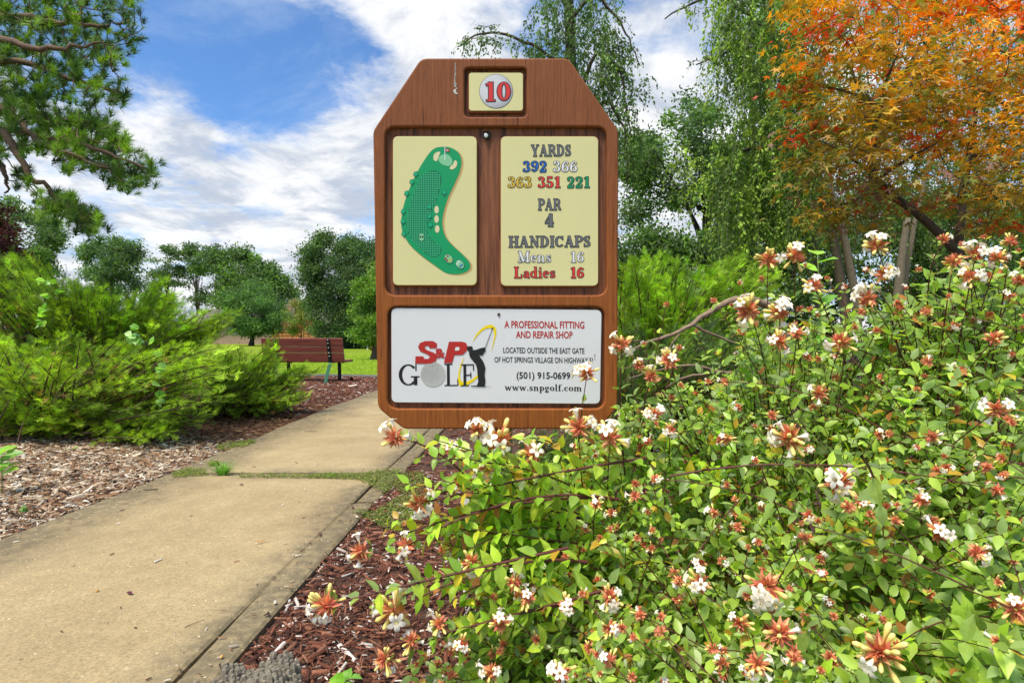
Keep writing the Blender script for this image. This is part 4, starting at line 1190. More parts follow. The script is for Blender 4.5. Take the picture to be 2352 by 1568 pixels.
# ------------------------------------------------------------------ overhanging pine, top left
def near_pine():
    base = np.array((-7.4, 5.6, 0.0))
    t = empty('pine_tree', 'tall pine overhanging the top left with bare lower twigs and bright needle tufts', 'tree', tuple(base))
    regs = [([(-120, -60), (300, -60), (340, 60), (332, 108), (270, 112), (302, 165), (292, 228), (235, 240), (200, 250), (150, 240), (100, 250), (40, 235), (-120, 260)], 460),
            ([(-120, 240), (40, 235), (150, 250), (262, 268), (282, 300), (332, 350), (378, 370), (366, 400), (330, 440), (262, 412), (200, 385), (140, 372), (110, 330), (40, 345), (-120, 350)], 280),
            ([(85, 440), (150, 436), (238, 492), (236, 520), (205, 540), (184, 512), (100, 478)], 60), ([(30, 390), (70, 385), (75, 415), (45, 420)], 8), ([(-120, 330), (0, 345), (10, 380), (-120, 400)], 24)]
    tipsets = []; B = Bag()
    P3 = []
    for poly, n in regs:
        Q = sample_poly(poly, n); P3.append(Pn(Q, RNG.uniform(4.7, 6.6, len(Q))))
    P3 = np.concatenate(P3) - base
    # primary limbs
    def pt(px, py, d): return P(px, py, d) - base
    limbs = [[(-260, 140, 5.6), (0, 30, 5.2), (180, 60, 5.3), (300, 50, 5.4)], [(-260, 230, 5.6), (20, 130, 5.6), (190, 190, 5.7), (285, 215, 5.8)], [(-260, 330, 5.7), (0, 290, 5.3), (190, 330, 5.1), (350, 390, 5.1)],
             [(-260, 150, 5.8), (-20, 200, 6.0), (120, 290, 6.0), (250, 290, 6.0)], [(-260, 240, 5.4), (0, 280, 5.0), (60, 390, 5.0), (130, 455, 5.1), (215, 515, 5.1)], [(-260, 50, 5.6), (-20, -30, 5.2), (150, -40, 5.4), (290, 0, 5.4)],
             [(-260, 380, 5.6), (-40, 330, 5.5), (20, 400, 5.4), (10, 440, 5.4)], [(-260, 180, 5.5), (-30, 80, 4.8), (120, 120, 4.7), (240, 100, 4.9)], [(-260, 300, 5.3), (-10, 220, 4.9), (90, 330, 4.9), (260, 390, 5.0)]]
    tr = np.stack([np.array((0.25 * math.sin(z * .5), 0.1 * math.sin(z), z)) for z in np.linspace(0, 8.5, 14)])
    TB = Bag(); tube(TB, tr, np.linspace(.22, .07, 14), 10, (0.13, 0.085, 0.06)); TB.obj('trunk', M['bark'], t, True)
    lp = []
    for lb in limbs:
        k = np.array([pt(*q) for q in lb]); k[0][0] = tr[min(13, max(0, int(k[0][2] / 8.5 * 13)))][0]; k[0][1] = 0
        s = np.linspace(0, 1, len(k)); u = np.linspace(0, 1, 26)
        c = np.stack([np.interp(u, s, k[:, j]) for j in range(3)], -1)
        for _ in range(4): c[1:-1] = (c[:-2] + 2 * c[1:-1] + c[2:]) / 4
        c += RNG.normal(size=c.shape) * .012
        BB = Bag(); tube(BB, c, np.linspace(.045, .008, 26), 6, (0.15, 0.10, 0.07)); BB.obj('branch', M['bark'], t, True); lp.append(c)
    lp = np.concatenate(lp); TW = Bag(); ax = []
    order = np.argsort([np.min(np.linalg.norm(lp - q, axis=1)) for q in P3])
    for qi in order:
        q = P3[qi]; dd = np.linalg.norm(lp - q, axis=1) + np.maximum(0, lp[:, 0] - q[0]) * 0.8; i = int(np.argmin(dd)); s0 = lp[i]
        mid = (s0 + q) / 2 + np.array((-.03, 0, -.05)) * 1 + RNG.normal(size=3) * .02
        c = bez(s0, mid, q, 6); tube(TW, c, np.linspace(.007, .004, 6), 3, (0.16, 0.11, 0.08)); lp = np.concatenate([lp, c[2:]])
        ax.append(c[-1] - c[-2])
    TW.obj('twigs', M['bark'], t, True)['kind'] = 'stuff'
    ax = nrm(np.array(ax)[np.argsort(order)] + (0.0, 0, 0.03))
    cols = pick_cols(len(P3), [(0.035, 0.075, 0.02), (0.05, 0.11, 0.022), (0.09, 0.18, 0.025), (0.16, 0.27, 0.03)], .2)
    wpos = P3 + base
    near, rest = split_nearest(wpos, np.ones(len(P3)), 290)
    sz = RNG.uniform(.07, .105, len(P3)) ; up = rand_dirs(len(P3))
    as_parts('needle_tuft', T_TUFT, F_TUFT, P3[near], ax[near], up[near], sz[near], cols[near], M['conifer'], t)
    # every twig carries further tufts back along it
    p2 = np.concatenate([P3[rest]] + [P3 - ax * f + RNG.normal(size=P3.shape) * .03 for f in (.06, .12)]); a2 = np.concatenate([ax[rest], ax, ax]); c2 = np.concatenate([cols[rest], cols * .9, cols * .85])
    V, Fs, C = scatter(T_TUFT, F_TUFT, p2, nrm(a2 + rand_dirs(len(a2)) * .4), rand_dirs(len(a2)), RNG.uniform(.075, .11, len(p2)), c2)
    mesh_np('needles', V, Fs, M['conifer'], t, C)['kind'] = 'stuff'
near_pine()

# ------------------------------------------------------------------ junipers
JC = [(0.165, 0.270, 0.018), (0.21, 0.33, 0.022), (0.27, 0.39, 0.03), (0.10, 0.175, 0.018)]
def juniper(name, label, root, regs, cols, spray=0.085, group=None, nbr=70, per=34, piece='spray', npieces=290, mat='conifer', rise=.22, cones=True):
    root = np.asarray(root, float); t = empty(name, label, 'shrub', tuple(root), 0, group)
    BB = Bag(); pos = []; axs = []; cs = []; szs = []
    for poly, d0, d1, n in regs:
        Q = sample_poly(poly, n); dd = RNG.uniform(d0, d1, n)
        tips = Pn(Q, dd) - root; tips = tips[tips[:, 2] > .05]
        for q in tips:
            d = q.copy(); d[2] = 0; L_ = np.linalg.norm(q)
            start = np.array((q[0] * .12 + RNG.normal() * .2, q[1] * .12 + RNG.normal() * .2, 0.05))
            if L_ > 1.1:      # long branches leave the crown partway, so keep only the outer stretch
                start = q - nrm(q - start) * RNG.uniform(.75, 1.1); start[2] = max(min(start[2], q[2] - RNG.uniform(.02, .28)) + .05, .03)
            mid = (start + q) / 2 + np.array((0, 0, rise * .2 + RNG.uniform(-.08, .08)))
            c = bez(start, mid, q + np.array((0, 0, -.02)), 9)
            tube(BB, c, np.linspace(.011, .002, 9), 3, (0.11, 0.075, 0.05))
            u = RNG.uniform(.22, 1.0, per) ** .8; u[0] = 1.0
            b = np.stack([np.interp(u, np.linspace(0, 1, 9), c[:, k]) for k in range(3)], -1)
            tg = nrm(c[-1] - c[-3]); side = nrm(np.cross(tg, (0, 0, 1)))
            s = RNG.choice((-1, 1), per)[:, None]; w = (1 - u * .75)[:, None]
            a = nrm(tg + s * side * RNG.uniform(.3, 1.1, (per, 1)) * (.35 + w) + np.array((0, 0, 1)) * RNG.uniform(-.2, .35, (per, 1)) + RNG.normal(size=(per, 3)) * .32)
            reach = RNG.uniform(0, .13, (per, 1)) * w
            pos.append(b + a * reach); axs.append(a); szs.append(spray * .78 * RNG.uniform(.65, 1.25, per) * (0.8 + .5 * w[:, 0]))
            cs.append(np.repeat(pick_cols(1, cols, .25), per, 0) * RNG.uniform(.5, 1.45, (per, 1)))
    BB.obj('branches', M['bark'], t, True)['kind'] = 'stuff'
    pos, axs, cs, szs = map(np.concatenate, (pos, axs, cs, szs)); pos[:, 2] = np.maximum(pos[:, 2], .02)
    up = nrm(RNG.normal(size=pos.shape) * .5 + (0, -.3, 1))
    near, rest = split_nearest(pos + root, szs, npieces)
    if npieces: as_parts(piece, *SPR[0], pos[near], axs[near], up[near], szs[near], cs[near], M[mat], t)
    else: rest = np.arange(len(pos))
    BG = Bag()
    for k in range(4):
        r_ = rest[k::4]; V, Fs, C = scatter(*SPR[k], pos[r_], axs[r_], up[r_], szs[r_], cs[r_]); BG.add(V, Fs, C)
    BG.obj('foliage', M[mat], t)['kind'] = 'stuff'
    # inner dead brown sprays
    n = len(pos) // 12; i = RNG.choice(len(pos), n); ip = pos[i] * (.8, .8, .8) + RNG.normal(size=(n, 3)) * .05; ip[:, 2] = np.maximum(ip[:, 2], .03)
    V, Fs, C = scatter(*SPR[1], ip, rand_dirs(n), up[i], szs[i], pick_cols(n, [(0.16, 0.09, 0.03), (0.34, 0.17, 0.06), (.06, .045, .025)], .2))
    mesh_np('dry_sprays', V, Fs, M[mat], t, C)['kind'] = 'stuff'
    return t
juniper('juniper_shrub', 'tall back juniper with bright green feathery arching branches at the left edge', (-4.6, 6.3, 0),
        [([(120, 640), (190, 655), (330, 662), (400, 650), (420, 720), (120, 740)], 5.3, 6.2, 70),
         ([(-120, 560), (0, 562), (60, 572), (100, 600), (140, 618), (190, 650), (280, 660), (330, 662), (380, 642), (300, 760), (200, 800), (0, 800), (-120, 800)], 5.2, 6.6, 260),
         ([(260, 720), (380, 655), (440, 700), (560, 712), (490, 740), (530, 745), (560, 765), (420, 800), (260, 800)], 5.0, 6.2, 110),
         ([(340, 655), (368, 628), (384, 640), (360, 690)], 5.6, 6.0, 8), ([(470, 735), (540, 710), (562, 708), (500, 760)], 5.2, 5.4, 8)], JC, .10, 'juniper shrubs along the path')
juniper('juniper_shrub', 'wide front juniper spreading in lacy layers over the mulch', (-4.1, 5.2, 0),
        [([(-120, 770), (60, 765), (200, 760), (330, 770), (420, 780), (540, 795), (560, 830), (520, 900), (500, 960), (430, 990), (330, 975), (200, 985), (80, 985), (-120, 990)], 4.2, 5.6, 330),
         ([(-120, 900), (60, 910), (250, 930), (420, 940), (500, 930), (490, 965), (430, 990), (200, 985), (-120, 995)], 4.3, 4.9, 70),
         ([(235, 965), (320, 955), (400, 965), (410, 995), (330, 1010), (260, 990)], 4.2, 4.5, 14)], JC, .085, 'juniper shrubs along the path')
juniper('juniper_shrub', 'right end juniper whose tips reach in front of the bench', (-3.2, 6.4, 0),
        [([(480, 810), (540, 785), (585, 805), (610, 810), (630, 840), (700, 850), (690, 880), (712, 905), (690, 925), (600, 950), (500, 955), (470, 900)], 5.7, 6.9, 190),
         ([(605, 800), (632, 752), (645, 810), (640, 840)], 5.9, 6.2, 16), ([(655, 850), (700, 825), (718, 818), (700, 850)], 6.1, 6.3, 8), ([(680, 865), (745, 832), (752, 832), (700, 875)], 6.1, 6.3, 8), ([(690, 900), (712, 900), (712, 915), (690, 920)], 6.0, 6.3, 6)], JC, .085, 'juniper shrubs along the path')

# ------------------------------------------------------------------ right side background
HC = [(0.13, 0.23, 0.018), (0.18, 0.31, 0.022), (0.24, 0.37, 0.03)]
DC = [(0.055, 0.105, 0.026), (0.075, 0.14, 0.028), (0.045, 0.085, 0.026)]
juniper('arborvitae_hedge', 'tall bright green feathery hedge right behind the sign', (1.5, 6.6, 0),
        [([(1400, 640), (1430, 600), (1500, 572), (1540, 590), (1600, 585), (1640, 600), (1690, 570), (1760, 600), (1800, 640), (1790, 760), (1400, 780)], 5.3, 6.6, 300)], HC, .10, npieces=200, rise=.6)
juniper('juniper_shrub', 'dark green low juniper under the bare dead branch', (1.0, 4.6, 0),
        [([(1390, 740), (1500, 730), (1700, 720), (1780, 760), (1800, 1000), (1390, 1000)], 3.9, 5.0, 240)], DC + HC[:1], .09, npieces=120)
juniper('juniper_shrub', 'small dark juniper at the foot of the sign behind the post', (0.28, 2.9, 0),
        [([(1190, 1000), (1260, 985), (1400, 960), (1440, 1030), (1380, 1110), (1200, 1060)], 2.5, 3.1, 70)], DC, .06, npieces=60)
tree('oak_tree', 'open-branched oak with sky showing through, right of the sign', 'tree', 1638, 14,
     [([(1420, 560), (1425, 470), (1470, 430), (1450, 380), (1480, 300), (1540, 265), (1580, 300), (1600, 350), (1640, 400), (1640, 470), (1560, 470), (1480, 480)], 14, 1.6, 115),
      ([(1540, 250), (1570, 215), (1600, 225), (1640, 255), (1700, 330), (1760, 380), (1740, 540), (1680, 560), (1650, 420), (1580, 330)], 14, 1.6, 130)], .13, 90, .36, DG + MG[:1], .20, 14, twigs=200, bk=(0.04, 0.033, 0.027), limb_frac=.6, split=.42)
tree('understory_tree', 'dark shrubby thicket under the trees right of the sign', 'tree', 1500, 12,
     [([(1390, 530), (1440, 525), (1520, 545), (1600, 575), (1640, 560), (1760, 560), (1850, 480), (1950, 450), (2100, 470), (2420, 440), (2420, 780), (1390, 780)], 11.5, 1.0, 760)], .12, 90, .34, DC + DG[:2], .10, 12, twigs=60)

def weeping(name, label, root, trunks, regs, cols, leaf=.046, r=.12, bk=(0.15, 0.13, 0.09), lim=(), group=None, n_leaf=62, hang=.9):
    root = np.asarray(root, float); t = empty(name, label, 'tree', tuple(root), 0, group)
    for k, (p0, p1, p2, ra) in enumerate(trunks):
        B = Bag(); c = bez(P(*p0) - root, P(*p1) - root, P(*p2) - root, 14); c += RNG.normal(size=c.shape) * .006
        c[0][2] = min(c[0][2], 0.0); tube(B, c, np.linspace(ra, ra * .6, 14), 10, bk); B.obj('trunk', M['bark'], t, True)
    limbs = []
    LB = Bag()
    for kk in lim:
        k = np.array([P(*q) - root for q in kk]); s = np.linspace(0, 1, len(k)); u = np.linspace(0, 1, 24)
        c = np.stack([np.interp(u, s, k[:, j]) for j in range(3)], -1)
        for _ in range(4): c[1:-1] = (c[:-2] + 2 * c[1:-1] + c[2:]) / 4
        c += RNG.normal(size=c.shape) * .01
        tube(LB, c, np.linspace(r * .35, .008, 24), 5, (0.07, 0.055, 0.04)); limbs.append(c)
    if LB.V: LB.obj('branches', M['bark'], t, True)
    SB = Bag(); pos, ax, cl = [], [], []
    for poly, d0, d1, n, l0, l1 in regs:
        Q = sample_poly(poly, n); tops = Pn(Q, RNG.uniform(d0, d1, n)) - root
        for q in tops:
            L_ = RNG.uniform(l0, l1); a = RNG.uniform(0, 2 * PI); out = np.array((math.cos(a), math.sin(a), 0)) * RNG.uniform(.05, .35)
            end = q + out + np.array((0, 0, -L_ * hang)); mid = q + out * .9 + np.array((0, 0, .10 * L_))
            c = bez(q, mid, end, 8); c[:, :2] += RNG.normal(size=2) * .02 * np.linspace(0, 1, 8)[:, None] ** 2
            if RNG.random() < .55: tube(SB, c, np.linspace(.0045, .0015, 8), 3, (0.13, 0.13, 0.06), cap=False)
            m = int(n_leaf * L_); u = RNG.uniform(.02, 1, m)
            b = np.stack([np.interp(u, np.linspace(0, 1, 8), c[:, k]) for k in range(3)], -1)
            tg = nrm(c[-1] - c[3]); pos.append(b + RNG.normal(size=(m, 3)) * .02); ax.append(nrm(tg + rand_dirs(m) * .85)); cl.append(np.repeat(pick_cols(1, cols, .28), m, 0))
    if SB.V: SB.obj('strands', M['stem'], t)['kind'] = 'stuff'
    pos, ax, cl = map(np.concatenate, (pos, ax, cl)); n = len(pos)
    V, Fs, C = scatter(T_SM, F_SM, pos, ax, rand_dirs(n), leaf * RNG.uniform(.7, 1.4, n), cl * RNG.uniform(.8, 1.25, (n, 1)))
    mesh_np('crown', V, Fs, M['foliage'], t, C)['kind'] = 'stuff'
    return t
WC = [(0.075, 0.135, 0.022), (0.12, 0.19, 0.028), (0.05, 0.095, 0.022), (0.17, 0.25, 0.035)]
weeping('weeping_tree', 'large weeping tree with cascading green strands between the oak and the maple', (3.5, 7.2, 0),
        [((1960, 900, 7.2), (1930, 560, 7.2), (1885, 440, 7.2), .075), ((1985, 900, 7.0), (1960, 560, 7.0), (1900, 420, 7.1), .06), ((1890, 900, 7.5), (1880, 600, 7.5), (1850, 330, 7.5), .05)],
        [([(1650, -60), (1860, -60), (1880, 420), (1700, 470), (1620, 420), (1650, 330), (1720, 250), (1720, 180), (1660, 120)], 6.2, 8.2, 760, .5, 1.3),
         ([(1540, 330), (1650, 300), (1700, 420), (1560, 450)], 6.5, 7.8, 34, .3, .6),
         ([(1700, 380), (1880, 380), (1880, 520), (1640, 520)], 6.4, 8.0, 190, .4, .9),
         ([(1520, 30), (1560, 0), (1640, -40), (1690, -40), (1660, 30), (1600, 20)], 6.6, 7.2, 22, .12, .3), ([(1590, 140), (1640, 110), (1720, 110), (1700, 170), (1620, 150)], 6.6, 7.2, 22, .12, .3)],
        WC, lim=[[(1880, 300, 7.2), (1760, 60, 7), (1640, -20, 6.9), (1530, 40, 6.8)], [(1880, 340, 7.2), (1800, 120, 7), (1690, 110, 6.9), (1600, 150, 6.8)], [(1885, 440, 7.2), (1820, 340, 6.8), (1700, 340, 6.6), (1660, 420, 6.6)]])
weeping('weeping_tree', 'weeping tree behind the maple with a pale mossy forked trunk', (6.3, 9.0, 0),
        [((2050, 860, 8.2), (2065, 600, 8.2), (2085, 500, 8.2), .075), ((2060, 860, 8.4), (2078, 560, 8.4), (2140, 350, 8.4), .045)],
        [([(1860, -60), (2440, -60), (2440, 480), (1860, 480)], 8.2, 10.2, 1000, .6, 1.6), ([(1860, 420), (2440, 420), (2440, 560), (1860, 560)], 8.2, 10.2, 240, .3, .9)], DC + WC[:2], leaf=.05, n_leaf=36)
weeping('elm_tree', 'lacy dark weeping treetop showing above and behind the sign', (1.0, 8.2, 0),
        [((1330, 1060, 8.2), (1325, 500, 8.2), (1300, -150, 8.2), .11)],
        [([(1240, -60), (1380, -60), (1420, 60), (1440, 180), (1440, 330), (1330, 230), (1230, 130), (1240, 40)], 7.4, 8.8, 330, .3, .7),
         ([(1400, 60), (1440, 90), (1480, 180), (1485, 200), (1440, 240), (1400, 120)], 7.6, 8.4, 45, .2, .45),
         ([(1040, 105), (1090, 55), (1130, 65), (1220, 100), (1260, 60), (1240, 130), (1120, 95)], 7.6, 8.2, 60, .08, .3),
         ([(1420, 300), (1450, 280), (1470, 330), (1440, 400), (1420, 400)], 7.6, 8.4, 36, .25, .5), ([(1430, 380), (1460, 380), (1460, 480), (1420, 500)], 7.6, 8.4, 10, .3, .5)],
        [(0.035, 0.072, 0.018), (0.055, 0.105, 0.022), (0.08, 0.14, 0.03)], leaf=.046, r=.10, bk=(.05, .04, .03),
        lim=[[(1310, 200, 8.2), (1280, 140, 8), (1200, 90, 7.9), (1110, 70, 7.9), (1050, 110, 7.9)], [(1305, 60, 8.2), (1360, -20, 8), (1420, 40, 8), (1470, 150, 8)], [(1315, 260, 8.2), (1370, 110, 8), (1430, 160, 8), (1450, 330, 8)],
             [(1300, 20, 8.2), (1270, -60, 8), (1250, 0, 8)], [(1320, 330, 8.2), (1390, 220, 8), (1440, 300, 7.9), (1440, 420, 7.9)]])

# ------------------------------------------------------------------ maple with turning leaves
def maple():
    root = np.array((3.55, 4.15, 0.0))
    t = empty('maple_tree', 'Japanese maple with orange and red leaves over olive inner leaves', 'tree', tuple(root))
    poly = [(1830, -60), (1815, 20), (1850, 60), (1818, 130), (1850, 180), (1835, 250), (1790, 290), (1800, 330), (1850, 350), (1800, 400), (1850, 440), (1900, 450), (1870, 500), (1960, 540), (2060, 500), (2130, 490), (2200, 530), (2300, 560), (2440, 540), (2440, -60)]
    Q = sample_poly(poly, 275); e = edge_dist(Q, poly)
    dd = 4.15 + RNG.uniform(-1, 1, len(Q)) * (0.25 + .65 * np.clip(e / 160, 0, 1)); Cn = Pn(Q, dd) - root
    # limbs
    TB = Bag(); c = bez((0, 0, 0), (-.10, 0, .75), (-.30, .0, 1.5), 12); tube(TB, c, np.linspace(.055, .036, 12), 10, (0.10, 0.08, 0.06)); TB.obj('trunk', M['bark'], t, True)
    fork = c[-1]; lp = []
    def br(a, b, r0, r1, lift=.08, n=10):
        m = (a + b) / 2 + np.array((0, 0, lift)) + RNG.normal(size=3) * .05; q = bez(a, m, b, n); B = Bag()
        tube(B, q, np.linspace(r0, r1, n), 6, (0.085, 0.068, 0.05)); B.obj('branch', M['bark'], t, True); lp.append(q); return q
    tg = [P(2005, 420, 4.1), P(2020, 250, 4.0), P(1960, 120, 4.1), P(2120, 80, 4.2), P(1900, 330, 3.9), P(1880, 200, 4.3), P(2250, 200, 4.3), P(2300, 380, 4.1), P(2150, 330, 3.7), P(2060, 130, 3.7), P(1950, 430, 4.5), P(2280, 60, 4.4), P(2200, 450, 3.8), P(2380, 280, 3.9)]
    tg = [q - root for q in tg]
    main = br(fork, tg[0], .034, .022, .1); m2 = br(tg[0], tg[1], .028, .018, .02); r2 = br(fork, tg[6], .03, .012); 
    for k, s in ((2, m2), (9, m2), (3, m2), (4, main), (5, m2), (7, r2), (8, main), (10, main), (11, r2), (12, r2), (13, r2)):
        i = len(s) // 2 if k in (4, 10, 12, 7) else len(s) - 1; br(s[i], tg[k], .016, .005, .05)
    lp = np.concatenate(lp); TW = Bag()
    for q in Cn[np.argsort([np.min(np.linalg.norm(lp - q, axis=1)) for q in Cn])]:
        d = np.linalg.norm(lp - q, axis=1); i = int(np.argmin(d)); cc = bez(lp[i], (lp[i] + q) / 2 + (0, 0, -.02) + RNG.normal(size=3) * .02, q, 5)
        tube(TW, cc, np.linspace(.0045, .002, 5), 3, (0.075, 0.05, 0.035)); lp = np.concatenate([lp, cc[2:]])
    TW.obj('twigs', M['bark'], t)['kind'] = 'stuff'
    per = 34; i = np.repeat(np.arange(len(Cn)), per); n = len(i)
    off = RNG.normal(size=(n, 3)) * (.105, .105, .038); pos = Cn[i] + off
    r_ = nrm(off * (1, 1, .3)); axis = nrm(r_ + RNG.normal(size=(n, 3)) * .35 + (0, 0, -.30)); up = nrm((0, 0, 1) + RNG.normal(size=(n, 3)) * .45 + r_ * .3)
    # leaf colour: turning at the outer and upper tips, still olive inside and low
    hz = (Cn[:, 2] - 1.3) / 1.9 + RNG.normal(size=len(Cn)) * .22; Qx = (Q[:, 0] - 1800) / 500
    tone = np.clip(hz * .72 + .26 * Qx - .10, 0, 1)[i] + RNG.normal(size=n) * .14
    st = np.array([0, .22, .42, .6, .8, 1.0]); cc = np.array([(0.17, 0.085, 0.07), (0.17, 0.16, 0.03), (0.28, 0.20, 0.02), (0.42, 0.25, 0.018), (0.60, 0.29, 0.014), (0.60, 0.13, 0.015)])
    col = np.stack([np.interp(tone, st, cc[:, k]) for k in range(3)], -1) * RNG.uniform(.75, 1.3, (n, 1))
    red = RNG.random(len(Cn))[i] < .10; col[red] = np.array((0.42, 0.05, 0.012)) * RNG.uniform(.7, 1.2, (red.sum(), 1))
    gr = RNG.random(n) < .24 - .16 * np.clip(tone, 0, 1); col[gr] = np.array((0.13, 0.17, 0.02)) * RNG.uniform(.7, 1.3, (gr.sum(), 1))
    sz = RNG.uniform(.075, .125, n)
    near, rest = split_nearest(pos + root, sz, 295)
    as_parts('leaf', T_MAP, F_MAP, pos[near], axis[near], up[near], sz[near], col[near], M['maple'], t, 16)
    V, Fs, C = scatter(T_MAP, F_MAP, pos[rest], axis[rest], up[rest], sz[rest], col[rest]); mesh_np('crown', V, Fs, M['maple'], t, C)['kind'] = 'stuff'
maple()

# bare dead branch arching out of the shrubs
def dead_branch():
    root = P(1800, 1000, 3.2); root[2] = 0.0
    t = empty('dead_branch', 'bare grey-brown dead branch arching over the dark juniper', 'branch', tuple(root))
    ctrl = [(1830, 900, 3.3), (1800, 720, 3.25), (1752, 692, 3.2), (1700, 683, 3.15), (1640, 705, 3.1), (1600, 740, 3.05), (1540, 772, 3.0), (1480, 785, 2.95), (1430, 815, 2.9)]
    def path_(ct, n=36):
        k = np.array([P(*q) - root for q in ct]); s = np.linspace(0, 1, len(k)); u = np.linspace(0, 1, n)
        c = np.stack([np.interp(u, s, k[:, j]) for j in range(3)], -1)
        for _ in range(5): c[1:-1] = (c[:-2] + 2 * c[1:-1] + c[2:]) / 4
        return c + RNG.normal(size=c.shape) * .003
    c = path_(ctrl); c[0][2] = 0.02
    B = Bag(); tube(B, c, np.interp(np.linspace(0, 1, 36), (0, .3, .6, 1), (.026, .021, .014, .003)), 7, (0.25, 0.18, 0.12)); B.obj('limb', M['bark'], t, True)
    B = Bag()
    for ct, r in (([(1590, 748, 3.05), (1640, 770, 3.1), (1700, 790, 3.15), (1730, 800, 3.2)], .009), ([(1690, 685, 3.15), (1720, 735, 3.1), (1705, 775, 3.1)], .005), ([(1560, 765, 3.0), (1530, 810, 3.0), (1470, 835, 3.0), (1420, 850, 3.0)], .005),
                  ([(1520, 778, 3.0), (1460, 800, 2.95), (1400, 830, 2.9)], .004), ([(1480, 785, 2.95), (1440, 780, 2.9), (1400, 770, 2.9)], .003), ([(1730, 860, 3.1), (1640, 850, 3.0), (1560, 870, 3.0), (1530, 890, 3.0)], .012), ([(1640, 850, 3.0), (1580, 835, 3.0), (1500, 850, 2.95), (1440, 870, 2.9)], .008)):
        tube(B, path_(ct, 14), np.linspace(r, r * .3, 14), 5, (0.24, 0.17, 0.115))
    B.obj('twigs', M['bark'], t, True)['kind'] = 'stuff'
dead_branch()

# ------------------------------------------------------------------ wood chips of the mulch beds
T_CHIP = np.array([(-.5, -.5, 0), (.5, -.5, 0), (.5, .5, 0), (-.5, .5, 0), (-.38, -.47, 1), (.42, -.45, .9), (.36, .46, 1), (-.42, .44, .8)])
T_CHIP[:, 0] *= .19; T_CHIP[:, 2] *= .10
F_CHIP = np.array([(4, 5, 6), (4, 6, 7), (0, 1, 5), (0, 5, 4), (1, 2, 6), (1, 6, 5), (3, 0, 4), (3, 4, 7)])
REDC = [(0.17, 0.062, 0.036), (0.12, 0.042, 0.026), (0.24, 0.10, 0.058), (0.075, 0.030, 0.021), (0.30, 0.145, 0.09)]
PALEC = [(0.38, 0.27, 0.17), (0.56, 0.47, 0.35), (0.30, 0.17, 0.09), (0.20, 0.105, 0.055), (0.68, 0.62, 0.52), (0.08, 0.045, 0.028)]
GREYC = [(0.62, 0.56, 0.50), (0.50, 0.43, 0.38)]
def on_path(x, y, m=0.0):
    return (x > -2.12 - m) & (x < np.interp(y, (-.6, 3.5, 7.3, 11.8), (-.735, -.690, -.560, -.515)) + m) & (y < 11.8)
def chips(name, label, n, xr, yr, size, pal, w, keep=None, ypow=1.0, lift=.012):
    x = RNG.uniform(*xr, n); y = yr[0] + (yr[1] - yr[0]) * RNG.random(n) ** ypow
    k = ~on_path(x, y, .004) & (y < edge_y_np(x) - .02)
    if keep is not None: k &= keep(x, y)
    x, y = x[k], y[k]; n = len(x)
    a = RNG.uniform(0, 2 * PI, n); ax = nrm(np.stack([np.cos(a), np.sin(a), RNG.normal(size=n) * .22], -1))
    up = nrm(np.stack([RNG.normal(size=n) * .4, RNG.normal(size=n) * .4, np.ones(n)], -1))
    pos = np.stack([x, y, RNG.uniform(.024, lift + .032, n)], -1)
    sz = size * np.exp(RNG.normal(size=n) * .38); col = pick_cols(n, pal, .22, w=w)
    V, Fs, C = scatter(T_CHIP, F_CHIP, pos, ax, up, sz, col, RNG.uniform(.35, 1.3, n)); V[:, 2] = np.maximum(V[:, 2], .0245)
    return tag(mesh_np(name, V, Fs, M['chip'], None, C), label, 'mulch', kind='stuff')
def edge_y_np(x): return 12.35 - 0.16 * (x + 4.0) + 0.10 * np.sin(x * 0.9)
wr = [.34, .24, .16, .16, .10]
chips('bark_mulch', 'red-brown bark chips on the bed right of the path', 46000, (-.95, 1.3), (.85, 3.6), .022, REDC + GREYC, [.29, .22, .14, .15, .11, .05, .04], ypow=1.15)
chips('bark_mulch', 'finer red-brown chips farther along the right bed', 14000, (-.75, 4.2), (3.4, 9.0), .034, REDC + GREYC, [.30, .23, .15, .15, .11, .03, .03])
chips('bark_mulch', 'red-brown bark chips between path, junipers and bench', 26000, (-6.5, -2.1), (6.0, 12.6), .042, REDC + GREYC, [.29, .23, .15, .14, .12, .04, .03])
pale_keep = lambda x, y: (y + 0.35 * np.sin(x * 2.1) + RNG.normal(size=len(x)) * .22 < 4.75 - .10 * (x + 2.1))
chips('wood_chips', 'bleached pale wood chips left of the near path', 46000, (-5.0, -2.08), (1.9, 5.3), .034, PALEC, [.27, .22, .19, .13, .09, .10], keep=pale_keep)
chips('pine_straw', 'brown leaf litter and bark under the junipers', 22000, (-8.0, -2.1), (4.2, 7.2), .036, [(0.20, 0.10, 0.05), (0.14, 0.065, 0.032), (0.28, 0.15, 0.075), (0.09, 0.042, 0.025), (0.40, 0.26, 0.15)], [.3, .28, .18, .16, .08], keep=lambda x, y: y > 4.55 - .10 * (x + 2.1) + RNG.normal(size=len(x)) * .22)

